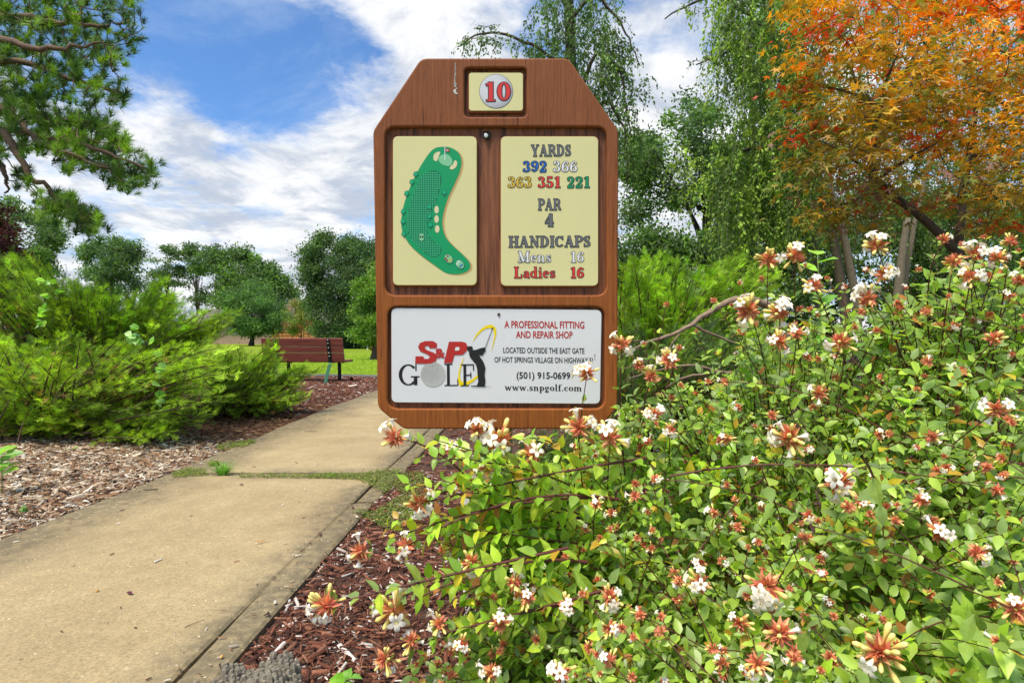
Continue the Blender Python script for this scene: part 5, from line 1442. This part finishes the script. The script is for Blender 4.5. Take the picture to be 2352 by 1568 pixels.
def path_debris():
    n = 700; y = 1.3 + 8 * RNG.random(n) ** 1.3; l = RNG.random(n) < .5
    x = np.where(l, -2.09 + np.abs(RNG.normal(size=n)) * .10, -.74 + .02 * (y - 1) - np.abs(RNG.normal(size=n)) * .06)
    k = RNG.random(n) < .22; x[k] = RNG.uniform(-2.05, -.8, k.sum()); a = RNG.uniform(0, 2 * PI, n)
    V, Fs, C = scatter(T_CHIP, F_CHIP, np.stack([x, y, np.full(n, .0535)], -1), np.stack([np.cos(a), np.sin(a), np.zeros(n)], -1), np.tile((0.0, 0, 1), (n, 1)), .010 * np.exp(RNG.normal(size=n) * .45), pick_cols(n, REDC + PALEC, .2), RNG.uniform(.8, 2.2, n))
    tag(mesh_np('path_debris', V, Fs, M['chip'], None, C), 'small crumbs of bark and grit strewn on the path', 'debris', kind='stuff')
path_debris()

# lawn grass blades near the bed, where they can be made out
def grass():
    n = 70000; y = 12.2 + 16 * RNG.random(n) ** 1.6; x = RNG.uniform(-.62, -.20, n) * y
    k = y > edge_y_np(x) + .05; x, y = x[k], y[k]; n = len(x)
    pos = np.stack([x, y, np.zeros(n)], -1); ax = nrm(np.stack([RNG.normal(size=n) * .35, RNG.normal(size=n) * .35, np.ones(n)], -1))
    V, Fs, C = scatter(T_BLADE * (4.5, 1, 1), F_BLADE, pos, ax, rand_dirs(n), RNG.uniform(.03, .07, n) * (1 + (y - 12) * .03), pick_cols(n, [(0.20, 0.30, 0.018), (0.28, 0.37, 0.03), (0.14, 0.22, 0.014), (0.33, 0.36, 0.06)], .15))
    tag(mesh_np('lawn_grass', V, Fs, M['foliage'], None, C), 'short green grass on the lawn behind the bench', 'grass', kind='stuff')
grass()

# low creeping weeds along the joint and path edge
def creeper(name, label, regs, n, cols, leaf=.011, z0=.055):
    pts = []
    for poly, f in regs:
        Q = sample_poly(poly, int(n * f)); d = H / np.maximum(Q[:, 1] - HY, 1) * F * (1 - z0 / H); p = Pn(Q, d); pts.append(p)
    p = np.concatenate(pts); nn = len(p); onp = on_path(p[:, 0], p[:, 1]); p[:, 2] = np.where(onp, .052, .036) + np.abs(RNG.normal(size=nn)) * .008
    ax = nrm(np.stack([RNG.normal(size=nn), RNG.normal(size=nn), RNG.uniform(0, .5, nn)], -1))
    V, Fs, C = scatter(T_SM, F_SM, p, ax, nrm(RNG.normal(size=(nn, 3)) * .4 + (0, 0, 1)), leaf * RNG.uniform(.6, 1.5, nn), pick_cols(nn, cols, .2))
    tag(mesh_np(name, V, Fs, M['foliage'], None, C), label, 'weeds', kind='stuff')
WDC = [(0.13, 0.17, 0.03), (0.10, 0.14, 0.025), (0.18, 0.19, 0.045), (0.08, 0.12, 0.02)]
creeper('creeping_weed', 'mat of creeping weed spilling over the path at the right end of the joint',
        [([(700, 1090), (830, 1088), (850, 1082), (900, 1078), (970, 1080), (985, 1100), (960, 1118), (930, 1128), (905, 1115), (880, 1130), (850, 1112), (820, 1100), (700, 1096)], .45),
         ([(810, 1175), (860, 1168), (890, 1150), (930, 1130), (960, 1135), (950, 1180), (915, 1212), (880, 1205), (850, 1185)], .35), ([(550, 1089), (850, 1090), (850, 1098), (550, 1096)], .14), ([(930, 1120), (990, 1095), (1010, 1120), (960, 1160)], .06)], 9000, WDC)
creeper('creeping_weed', 'small weed patch at the left end of the path joint', [([(395, 1085), (430, 1075), (470, 1078), (480, 1090), (430, 1094), (400, 1096)], 1)], 700, WDC, .012)
creeper('creeping_weed', 'low weed patch on the mulch at the far left path edge', [([(497, 1020), (530, 1012), (560, 1008), (590, 1014), (560, 1026), (500, 1028)], .8), ([(480, 1065), (500, 1060), (505, 1068), (482, 1070)], .2)], 1100, WDC, .016)
def tuft(name, label, px, py, n, h, spread, cols, z=.05):
    d = F * (H - z) / (py - HY); c = P(px, py, d); c[2] = z
    t = np.linspace(0, 1, 4); B = Bag()
    for i in range(n):
        a = RNG.uniform(0, 2 * PI); r = RNG.uniform(0, .25) * spread; L_ = h * RNG.uniform(.5, 1.1); o = np.array((math.cos(a), .5 * math.sin(a), 0))
        b = np.array((math.cos(a) * r, math.sin(a) * r * .4, 0)); e = b + o * spread * RNG.uniform(.3, 1.1) + (0, 0, L_ * RNG.uniform(.4, 1)); q = bez(b, (b + e) / 2 + (0, 0, L_ * .4), e, 4)
        w = .0022 * (1 - t)[:, None] + .0004; sd = np.array((-math.sin(a), math.cos(a), 0)) ; V = np.concatenate([q - sd * w, q + sd * w])
        B.add(V, [(0, 4, 5), (0, 5, 1), (1, 5, 6), (1, 6, 2), (2, 6, 7), (2, 7, 3)], pick_cols(1, cols, .15)[0])
    o = B.obj(name, M['foliage']); o.location = tuple(c); return tag(o, label, 'grass')
tuft('grass_tuft', 'spiky green grass tuft growing out of the left part of the path joint', 512, 1091, 150, .10, .11, [(0.10, 0.24, 0.03), (0.07, 0.18, 0.02), (0.15, 0.28, 0.04)])
tuft('grass_tuft', 'tiny grass tuft in the middle of the path joint', 758, 1094, 40, .035, .05, [(0.16, 0.26, 0.03), (0.12, 0.22, 0.02)])

# ------------------------------------------------------------------ glossy abelia in flower
CP = np.array([(2352, 1568, .66), (1900, 1568, .72), (1400, 1568, .86), (1000, 1568, 1.0), (780, 1400, 1.0), (950, 1250, 1.12), (1100, 1150, 1.18), (1150, 1400, 1.05), (1400, 1250, 1.10), (1400, 1020, 1.25),
               (1700, 1000, 1.25), (2000, 1250, .95), (2352, 1200, .85), (2300, 950, 1.0), (1460, 850, 1.34), (1650, 760, 1.4), (1780, 600, 1.45), (2020, 590, 1.35), (2300, 600, 1.2), (1000, 1010, 1.25), (1200, 1000, 1.3)])
def dsurf(Q):
    w = 1 / (np.linalg.norm((Q[:, None] - CP[None, :, :2]), axis=2) ** 2.4 + 400); return (w * CP[:, 2]).sum(1) / w.sum(1)
GREENS = [(0.215, 0.315, 0.045), (0.150, 0.235, 0.042), (0.27, 0.38, 0.045), (0.175, 0.25, 0.075)]
LIMES = [(0.221, 0.366, 0.022), (0.277, 0.399, 0.028), (0.166, 0.299, 0.022), (0.332, 0.366, 0.022), (0.376, 0.299, 0.022), (0.133, 0.244, 0.022)]
def leaf_cols(pos):
    px = CX + pos[:, 0] / pos[:, 1] * F; py = HY - (pos[:, 2] - H) / pos[:, 1] * F; n = len(pos)
    # the plant round the post carries younger, lime to amber leaves; the big one is deeper green
    lime = np.clip(1 - np.hypot((px - 1090) / 420, (py - 1230) / 300), 0, 1) * 1.5 + np.clip(1 - np.hypot((px - 1560) / 330, (py - 1080) / 130), 0, 1) * .5 + .10
    a = pick_cols(n, GREENS, .16); b = pick_cols(n, LIMES, .14, w=[.3, .2, .24, .1, .06, .10]); k = RNG.random(n) < lime
    c = np.where(k[:, None], b, a); am = RNG.random(n) < .05 + .15 * np.clip(1 - np.hypot((px - 1010) / 160, (py - 1170) / 90), 0, 1) * 2.5
    c[am] = pick_cols(am.sum(), [(0.32, 0.20, 0.02), (0.30, 0.12, 0.03)], .15); return c

rb = np.random.default_rng(5)
def bract_mesh(k):
    B = Bag(); n = 60; dirs = nrm(rb.normal(size=(n, 3)) + (0, .55, 0)); ln = rb.uniform(.38, .66, n)
    cc = np.array([(0.66, 0.25, 0.14), (0.60, 0.18, 0.11), (0.70, 0.36, 0.16), (0.50, 0.19, 0.07)])[rb.integers(0, 4, n)] * rb.uniform(.8, 1.2, (n, 1))
    V, Fs, C = scatter(T_SM * (.66, 1, 1), F_SM, dirs * .06, dirs, rand_dirs(n, rb), ln, cc); B.add(V, Fs, C)
    me = proto('bracts', np.concatenate(B.V), np.concatenate(B.F), (0.4, 0.1, 0.05), M['petal'])
    c = np.ones((len(me.vertices), 4), np.float32); c[:, :3] = np.concatenate(B.C); me.attributes['col'].data.foreach_set('color', c.ravel()); return me
BR = [bract_mesh(k) for k in range(4)]
def lathe_mesh(name, prof, seg, tipcols, petals=0):
    V, C, Fc = [], [], []
    for (y, r), c in zip(prof, tipcols):
        for i in range(seg):
            a = 2 * PI * i / seg; V.append((r * math.cos(a), y, r * math.sin(a))); C.append(c)
    for k in range(len(prof) - 1):
        for i in range(seg):
            a, b = k * seg + i, k * seg + (i + 1) % seg; Fc += [(a, b, b + seg), (a, b + seg, a + seg)]
    if petals:
        y0, r0 = prof[-1]
        for p in range(petals):
            a = 2 * PI * p / petals; ca, sa = math.cos(a), math.sin(a); base = len(V)
            for (u, w_, dy) in ((0, .10, 0), (.5, .13, .05), (1, .085, .0), (1.12, 0.0, -.03)):
                for s in (-1, 1):
                    rr_ = r0 * .6 + u * .24; V.append((rr_ * ca - s * w_ * .8 * sa, y0 + dy, rr_ * sa + s * w_ * .8 * ca)); C.append((.80, .76, .66))
            for q in range(3): Fc += [(base + 2 * q, base + 2 * q + 1, base + 2 * q + 3), (base + 2 * q, base + 2 * q + 3, base + 2 * q + 2)]
        for p in range(3):
            a = 2 * PI * p / 3 + .4; b = len(V); V += [(.01 * math.cos(a), y0 - .1, .01 * math.sin(a)), (.05 * math.cos(a), y0 + .14, .05 * math.sin(a)), (.05 * math.cos(a) + .02, y0 + .14, .05 * math.sin(a) + .02)]; C += [(.75, .6, .2)] * 3; Fc.append((b, b + 1, b + 2))
    me = proto(name, V, Fc, (0, 0, 0), M['petal']); c = np.ones((len(V), 4), np.float32); c[:, :3] = C; me.attributes['col'].data.foreach_set('color', c.ravel())
    for p in me.polygons: p.use_smooth = True
    return me
FL = lathe_mesh('flower', [(.18, .03), (.45, .05), (.66, .085), (.86, .15)], 7, [(.70, .55, .30), (.78, .72, .52), (.80, .79, .70), (.80, .80, .78)], 5)
BD = lathe_mesh('bud', [(.2, .03), (.5, .05), (.72, .095), (.88, .10), (.97, .06), (1.0, .005)], 7, [(.50, .30, .10), (.66, .50, .14), (.74, .62, .18), (.78, .68, .24), (.78, .66, .22), (.7, .55, .15)])

EXPL = [(912, 1005, 46, 4, 5), (1045, 1040, 34, 5, 3), (1098, 990, 34, 5, 2), (1150, 1015, 60, 4, 8), (1225, 1045, 44, 3, 5), (968, 1155, 42, 5, 2), (835, 1262, 40, 3, 2), (938, 1252, 40, 4, 1), (1085, 1292, 38, 2, 6),
        (757, 1388, 50, 4, 7), (912, 1398, 56, 4, 8), (1330, 985, 46, 4, 6), (1402, 1008, 46, 5, 4), (1348, 862, 34, 4, 6), (1428, 795, 36, 3, 6), (1505, 952, 30, 4, 3), (1498, 868, 28, 2, 5), (1540, 832, 36, 4, 5), (1470, 842, 22, 2, 4),
        (1720, 718, 46, 4, 6), (1790, 722, 38, 7, 2), (1765, 600, 36, 1, 8), (1826, 592, 38, 4, 5), (1872, 662, 34, 3, 4), (2016, 572, 38, 4, 6), (1995, 690, 38, 7, 2), (2030, 635, 34, 4, 3), (1812, 1008, 52, 5, 6), (1790, 790, 34, 4, 2), (1830, 770, 28, 3, 3),
        (1925, 1110, 54, 6, 1), (2150, 1222, 40, 3, 1), (1758, 1345, 62, 6, 2), (2328, 1398, 48, 3, 3), (2020, 1495, 70, 1, 9), (1790, 1452, 56, 1, 2), (1740, 1522, 44, 3, 4), (1400, 1370, 38, 4, 3), (1302, 1392, 34, 3, 3), (1290, 1545, 40, 5, 2),
        (1152, 1432, 34, 3, 4), (1062, 1482, 34, 3, 5), (1012, 1432, 32, 3, 4), (1610, 1338, 40, 4, 2), (1182, 1338, 32, 2, 5), (1210, 1372, 36, 3, 3), (2240, 590, 34, 4, 2), (2190, 606, 32, 2, 2), (2290, 600, 32, 3, 3), (2320, 560, 26, 0, 4),
        (2165, 555, 22, 1, 1), (2230, 640, 34, 5, 2), (2340, 650, 28, 1, 3), (2280, 782, 32, 0, 2), (2285, 945, 40, 4, 2), (2135, 1003, 28, 3, 0), (1977, 1152, 28, 3, 1), (2112, 1150, 30, 2, 0), (1930, 790, 38, 3, 5), (1880, 905, 32, 2, 4), (1400, 1440, 30, 2, 4),
        (890, 1510, 40, 1, 6), (950, 1470, 34, 3, 4), (1130, 1540, 36, 4, 2), (1460, 1140, 24, 1, 1), (1640, 1180, 22, 2, 0), (1700, 1430, 36, 1, 3), (1370, 1160, 24, 3, 2), (2240, 1270, 34, 3, 2), (1540, 990, 26, 3, 3), (1670, 1010, 24, 1, 3)]
C0 = {0: np.array((.30, 1.80, .02)), 1: np.array((1.10, 1.70, .02))}
SHRUB = [empty('abelia_shrub', 'flowering abelia with lime and amber leaves growing round the sign post', 'shrub', tuple(C0[0]), 0, 'flowering abelias beside the path'),
         empty('abelia_shrub', 'big flowering abelia with deeper green leaves filling the right foreground', 'shrub', tuple(C0[1]), 0, 'flowering abelias beside the path')]
ACC = [dict(pos=[], ax=[], up=[], sz=[], tw=Bag(), nst=0) for _ in range(2)]
def shoot(k, tip, dirv, L_, r, nl, lsz, part, droop=.15, first=.12, stem_col=(0.10, 0.028, 0.022)):
    A_ = ACC[k]; root = C0[k]
    st = tip - dirv * L_; mid = (st + tip) / 2 + np.array((0, 0, droop * L_)) + RNG.normal(size=3) * .02 * L_ / .3
    st[2] = max(st[2], .02)
    c = bez(st, mid, tip, 8 if part else 5)
    if part:
        B = Bag(); tube(B, c - root, np.linspace(r, r * .45, len(c)), 5, stem_col); B.obj('stem', M['stem'], SHRUB[k], True)
    else: tube(A_['tw'], c - root, np.linspace(r, r * .5, len(c)), 3, stem_col, cap=False)
    u = np.linspace(first, .97, nl); m = np.linspace(0, 1, len(c))
    b = np.stack([np.interp(u, m, c[:, j]) for j in range(3)], -1); tg = nrm(c[-1] - c[0]); s1 = nrm(np.cross(tg, RNG.normal(size=3))); s2 = np.cross(tg, s1)
    for i in range(nl):
        sd = (s1, s2)[i % 2]
        for s in (-1, 1):
            a = nrm(s * sd * .9 + tg * .55 + RNG.normal(size=3) * .22 + (0, 0, -.05)); A_['pos'].append(b[i]); A_['ax'].append(a)
            A_['up'].append(nrm(np.array((-.25, -.35, 1)) + RNG.normal(size=3) * .45 + tg * .2)); A_['sz'].append(lsz * RNG.uniform(.7, 1.25) * (1 - .45 * (i / nl) ** 2))
    return c
OUTC = np.array((.85, 1.75, .15))
def cluster(k, pos, dirv, rad, nf, nb):
    root = C0[k]; q = Vector(dirv).to_track_quat('Y', 'Z').to_matrix(); o = inst(BR[RNG.integers(0, 4)], 'flower_cluster', SHRUB[k], Vector(pos - root), q @ Matrix.Rotation(RNG.uniform(0, 6.28), 3, 'Y'), rad)
    loc = (Vector((0, 0, 0)))
    d = nrm(RNG.normal(size=(nf + nb, 3)) + (0, .5, 0)); view = q.inverted() @ Vector(-np.array(nrm(pos - (0, 0, H))))
    d = nrm(d + np.array(view) * .35)
    for i in range(nf + nb):
        m = Vector(d[i]).to_track_quat('Y', 'Z').to_matrix()
        inst(FL if i < nf else BD, 'flower' if i < nf else 'bud', o, loc, m, RNG.uniform(.8, 1.05) if i < nf else RNG.uniform(.7, .98))
for (px, py, rp, nf, nb) in EXPL:
    Q = np.array([[px, py]], float); d = float(dsurf(Q)[0]) - .05; tip = P(px, py, d); rad = rp / F * d * 1.08; k = 0 if px < 1450 or (px < 1480 and py > 1300) else 1
    src = np.array((.22, 1.55, .12)) if k == 0 else np.array((max(.75, tip[0] * .8 + .1), 1.75, .2))
    dv = nrm(nrm(tip - src) + RNG.normal(size=3) * .10 + (0, 0, .15))
    if px < 1000 and py > 1100: dv = nrm(np.array((-.92, -.25, -.12)))
    if py < 700: dv = nrm(np.array((RNG.uniform(-.45, .1), -.2, .9)))
    lo = px < 1000; L_ = RNG.uniform(.34, .5); c = shoot(k, tip, dv, L_, .0034 if lo else .0022, 12 if lo else 8, .043 if lo else .034, True, droop=.10, first=.05); cluster(k, tip + dv * .004, nrm(c[-1] - c[-2]), rad, nf, nb + 3)
# further fine, mostly leafy shoots that fill the body of both shrubs
BODY = [(1010, 1090), (1090, 1070), (1240, 1060), (1320, 1000), (1400, 960), (1440, 900), (1500, 880), (1600, 830), (1660, 760), (1740, 740), (1770, 660), (1860, 690), (1960, 700), (2060, 680), (2160, 620), (2250, 580), (2420, 590), (2420, 1640), (900, 1640), (930, 1540), (1010, 1470), (1080, 1380), (1020, 1330), (1000, 1240), (1040, 1180)]
def fill(n, dz, near_only=False):
    Q = sample_poly(BODY, n); e = edge_dist(Q, BODY); d = dsurf(Q) + RNG.uniform(dz[0], dz[1], n) * np.clip(.25 + e / 160, .25, 1); tips = Pn(Q, d)
    for i in range(n):
        tip = tips[i]
        if tip[2] < .05: tip[2] = .05 + RNG.random() * .1
        k = 0 if Q[i, 0] < 1430 else 1
        dv = nrm(nrm(tip - OUTC) * .7 + np.array((-.15, -.25, .55)) + RNG.normal(size=3) * .40)
        L_ = RNG.uniform(.16, .34); c = shoot(k, tip, dv, L_, .0013, 6, RNG.choice((.018, .024, .030, .037, .045)) * RNG.uniform(.9, 1.1), False, droop=.08)
        r = RNG.random()
        if r < .24 and ACC[k]['nst'] < 190:
            ACC[k]['nst'] += 1; cluster(k, tip, nrm(c[-1] - c[-2]), RNG.uniform(.010, .022), RNG.integers(0, 4) * (RNG.random() < .6), RNG.integers(0, 4))
fill(760, (-.02, .10)); fill(1400, (.06, .45))
# long arching reddish shoots lying over the body of the big shrub
LQ = sample_poly([(1480, 900), (1700, 760), (1900, 700), (2360, 640), (2360, 1560), (1300, 1560), (1350, 1150)], 70)
for q in LQ:
    d = float(dsurf(q[None])[0]) - RNG.uniform(0, .07); tip = Pn(q[None], d)[0]; dv = nrm(np.array((-.45, -.10, .55)) + RNG.normal(size=3) * .35)
    c = shoot(1, tip, dv, RNG.uniform(.30, .50), .0019, 7, .032, True, .10); cluster(1, tip, nrm(c[-1] - c[-2]), RNG.uniform(.010, .022), RNG.integers(0, 3), RNG.integers(1, 4))
# upright tips that stand above the outline
for (px, py) in [(1480, 790), (1530, 700), (1640, 690), (1700, 650), (1750, 640), (1900, 640), (1940, 660), (2080, 660), (2110, 620), (2140, 590), (2210, 560), (2260, 545), (2340, 575), (1680, 700), (1850, 610), (1600, 760), (1560, 800), (2050, 700), (2300, 620), (2330, 700), (2180, 680), (1990, 620)]:
    d = float(dsurf(np.array([[px, py]], float))[0]) + RNG.uniform(-.1, .2); tip = P(px, py, d); dv = nrm(np.array((RNG.uniform(-.7, .3), -.15, 1)))
    c = shoot(1, tip, dv, RNG.uniform(.3, .45), .0018, 9, .030, True, .04); cluster(1, tip, dv, RNG.uniform(.010, .018), RNG.integers(0, 3), RNG.integers(0, 3))
# long bare lower arms and extra shoots on the left
for (x0, y0, x1, y1) in [(1250, 1260, 850, 1400), (1320, 1120, 950, 1050), (1250, 1300, 1010, 1395), (1310, 1250, 900, 1190), (1200, 1150, 1010, 1100), (1330, 1180, 1060, 1130), (1280, 1340, 1060, 1500), (1350, 1250, 1090, 1215), (1300, 1180, 980, 1230), (1260, 1100, 1000, 1010), (1180, 1240, 1000, 1180), (1230, 1180, 1080, 1100), (1150, 1290, 880, 1210), (1240, 1230, 900, 1270), (1200, 1190, 930, 1110), (1260, 1140, 1060, 1050), (1220, 1330, 950, 1340), (1300, 1220, 1080, 1260), (1190, 1130, 1120, 1040), (1330, 1080, 1200, 1010)]:
    a, b = P(x0, y0, 1.25), P(x1, y1, 1.08); L_ = np.linalg.norm(b - a); shoot(0, b, nrm(b - a), L_, .0022, max(6, int(L_ / .027)), .042, True, .10)
for k in range(2):
    A_ = ACC[k]; pos, ax, up, sz = (np.array(A_[q]) for q in ('pos', 'ax', 'up', 'sz')); cols = leaf_cols(pos); pos = pos - C0[k]
    pos[:, 2] = np.maximum(pos[:, 2], .01)
    # parts are chosen by how large they show
    near, rest = split_nearest(pos + C0[k], sz, 295)
    as_parts('leaf', T_LEAF, F_LEAF, pos[near], ax[near], up[near], sz[near], cols[near], M['leaf'], SHRUB[k], 14)
    V, Fs, C = scatter(T_LEAF, F_LEAF, pos[rest], ax[rest], up[rest], sz[rest], cols[rest]); mesh_np('leaves', V, Fs, M['leaf'], SHRUB[k], C)['kind'] = 'stuff'
    A_['tw'].obj('twigs', M['stem'], SHRUB[k])['kind'] = 'stuff'
    # main woody stems rising from the ground
    for j in range(26):
        a = RNG.uniform(0, 2 * PI); rr_ = RNG.uniform(.25, .8) * (.7 if k == 0 else 1); e = np.array((math.cos(a) * rr_, math.sin(a) * rr_ * .6 - .25, RNG.uniform(.25, .6) * (.8 if k == 0 else 1.2)))
        B = Bag(); tube(B, bez(RNG.normal(size=3) * (.06, .06, 0), e * (.25, .25, 1.0), e, 9), np.linspace(.006, .002, 9), 5, (0.19, 0.12, 0.08)); B.obj('stem', M['stem'], SHRUB[k], True)

# ------------------------------------------------------------------ small plants, vine and litter
def leafy(name, label, cat, px, py, d, n, size, cols, h=.12, spread=.08, z=None, leafT=(T_LEAF, F_LEAF), wid=1.5):
    c = P(px, py, d); base = np.array((c[0], c[1], 0.0 if z is None else z)); t = empty(name, label, cat, tuple(base)); B = Bag(); top = c - base
    cv = bez((0, 0, 0), top * .5 + RNG.normal(size=3) * .02, top, 6); tube(B, cv, np.linspace(.004, .0015, 6), 4, (0.12, 0.20, 0.03)); B.obj('stem', M['stem'], t)
    u = np.linspace(max(0, 1 - h / max(top[2], .01)), 1, n); b = np.stack([np.interp(u, np.linspace(0, 1, 6), cv[:, k]) for k in range(3)], -1)
    a = np.arange(n) * 2.4; ax = nrm(np.stack([np.cos(a), np.sin(a), RNG.uniform(-.1, .6, n)], -1)); up = nrm(RNG.normal(size=(n, 3)) * .2 + (0, -.4, 1))
    as_parts('leaf', leafT[0] * (wid, 1, 1), leafT[1], b, ax, up, size * RNG.uniform(.7, 1.2, n), pick_cols(n, cols, .12), M['leaf'], t)
LG = [(0.16, 0.34, 0.03), (0.22, 0.40, 0.04), (0.12, 0.27, 0.03)]
leafy('young_sapling', 'bright green seedling with broad leaves cut by the left frame edge', 'plant', 4, 1035, 3.05, 12, .085, LG, h=.12)
leafy('weed_plant', 'small green weed on the mulch at the bottom beside the short post', 'plant', 800, 1553, 1.38, 14, .038, LG, h=.06)
leafy('weed_plant', 'slim green weed standing in the pale wood chips', 'plant', 55, 1165, 2.75, 16, .026, [(0.08, 0.19, 0.03), (0.12, 0.26, 0.03)], h=.2)
leafy('weed_plant', 'little weed on the pale chips behind the slim weed', 'plant', 115, 1085, 3.6, 9, .03, LG, h=.05)
leafy('weed_plant', 'small weed on the brown litter under the juniper', 'plant', 165, 1030, 4.3, 9, .04, LG, h=.07)
leafy('weed_plant', 'tiny green weed beside the path under the right juniper tips', 'plant', 600, 1012, 4.8, 8, .035, LG, h=.05)
leafy('weed_plant', 'green weed at the right path edge above the weed mat', 'plant', 985, 1125, 2.8, 12, .03, LG, h=.06)
leafy('wild_shoot', 'tall broad-leaved light green shoot standing up among the flowers', 'plant', 1878, 585, 1.7, 12, .06, LG, h=.26)
leafy('broadleaf_weed', 'cluster of broad bright green leaves among the abelia twigs right of the maple trunk line', 'plant', 2010, 790, 1.9, 26, .075, LG, h=.32)
leafy('broadleaf_weed', 'broad light green leaves below the tall weeping trunks', 'plant', 1860, 760, 2.1, 30, .08, [(0.12, 0.26, 0.04), (0.16, 0.32, 0.04)], h=.36)
def vine(label, pts, d):
    k = np.array([P(x, y, d) for x, y in pts]); root = k[0] * (1, 1, 0); t = empty('climbing_vine', label, 'vine', tuple(root)); k = k - root; B = Bag()
    u = np.linspace(0, 1, 24); s = np.linspace(0, 1, len(k)); c = np.stack([np.interp(u, s, k[:, j]) for j in range(3)], -1); c = np.concatenate([[np.array((.1, .35, .0)), np.array((.05, .3, c[0][2] * .6))], c])
    tube(B, c, .0016, 4, (0.10, 0.13, 0.04)); B.obj('stem', M['stem'], t); n = 26; i = RNG.integers(3, 25, n)
    as_parts('leaf', T_LEAF * (1.9, 1, 1), F_LEAF, c[i], nrm(RNG.normal(size=(n, 3)) + (0, -.6, .1)), nrm(RNG.normal(size=(n, 3)) * .5 + (0, -.6, 1)), RNG.uniform(.045, .075, n), pick_cols(n, LG + [(0.2, 0.3, 0.14)], .12), M['leaf'], t)
vine('broad-leaved vine climbing through the back juniper', [(100, 760), (95, 730), (110, 690), (105, 660), (85, 640), (130, 650), (140, 680)], 4.9)
vine('broad-leaved vine hanging in the middle of the front juniper', [(375, 950), (365, 900), (370, 840), (350, 790), (300, 770), (320, 752)], 4.3)

def litter(name, label, cat, px, py, L_, w, ang, col, kind='chip', th=.004):
    z = .052; d = F * (H - z) / (py - HY); c = P(px, py, d); o = None; B = Bag()
    if kind == 'twig':
        c2 = bez((-L_ / 2, 0, w), (0, w * 4, w * 1.5), (L_ / 2, 0, w), 7); tube(B, c2, np.linspace(w, w * .5, 7), 5, col)
    elif kind == 'leaf':
        V = T_LEAF * (w / .22 / L_ * .5, 1, .6) * L_; V[:, 2] += .003 + L_ * .06; B.add(V, F_LEAF, col)
    else:
        V = T_CHIP * (w / .22 / L_, 1, th / .12 / L_) * L_; B.add(V, F_CHIP, col)
    o = B.obj(name, M['chip'] if kind != 'leaf' else M['leaf']); o.location = (c[0], c[1], .0525); o.rotation_euler = (0, 0, R(ang)); tag(o, label, cat)
litter('wood_chip', 'dark flat chip lying near the left edge of the path', 'chip', 345, 1124, .075, .022, 100, (0.13, 0.11, 0.07))
litter('wood_chip', 'brown bark chip lying alone on the far slab of the path', 'chip', 713, 991, .11, .02, 95, (0.10, 0.06, 0.035))
litter('wood_chip', 'small brown chip near the right edge of the near slab', 'chip', 735, 1226, .035, .014, 30, (0.11, 0.07, 0.05))
litter('twig', 'thin curved brown twig on the near slab', 'twig', 447, 1432, .055, .0011, 55, (0.12, 0.07, 0.05), 'twig')
litter('fallen_leaf', 'fallen dark purple leaf on the near slab', 'leaf', 303, 1366, .035, .012, 60, (0.10, 0.015, 0.04), 'leaf')
litter('fallen_leaf', 'fallen orange-brown leaf sliver on the near slab', 'leaf', 582, 1250, .06, .006, -50, (0.34, 0.14, 0.04), 'leaf')
litter('pebble', 'tiny grey pebble near the right edge seam of the path', 'pebble', 665, 1380, .010, .008, 10, (0.55, 0.55, 0.55), th=.005)
litter('pebble', 'orange pebble near the middle of the near slab', 'pebble', 223, 1357, .009, .008, 10, (0.55, 0.30, 0.08), th=.005)
litter('pebble', 'pale orange pebble at the bottom of the near slab', 'pebble', 509, 1508, .010, .008, 10, (0.60, 0.36, 0.12), th=.005)
litter('wood_chip', 'dark speck of bark right of the grass tuft on the joint', 'chip', 555, 1113, .022, .010, 60, (0.08, 0.05, 0.04))
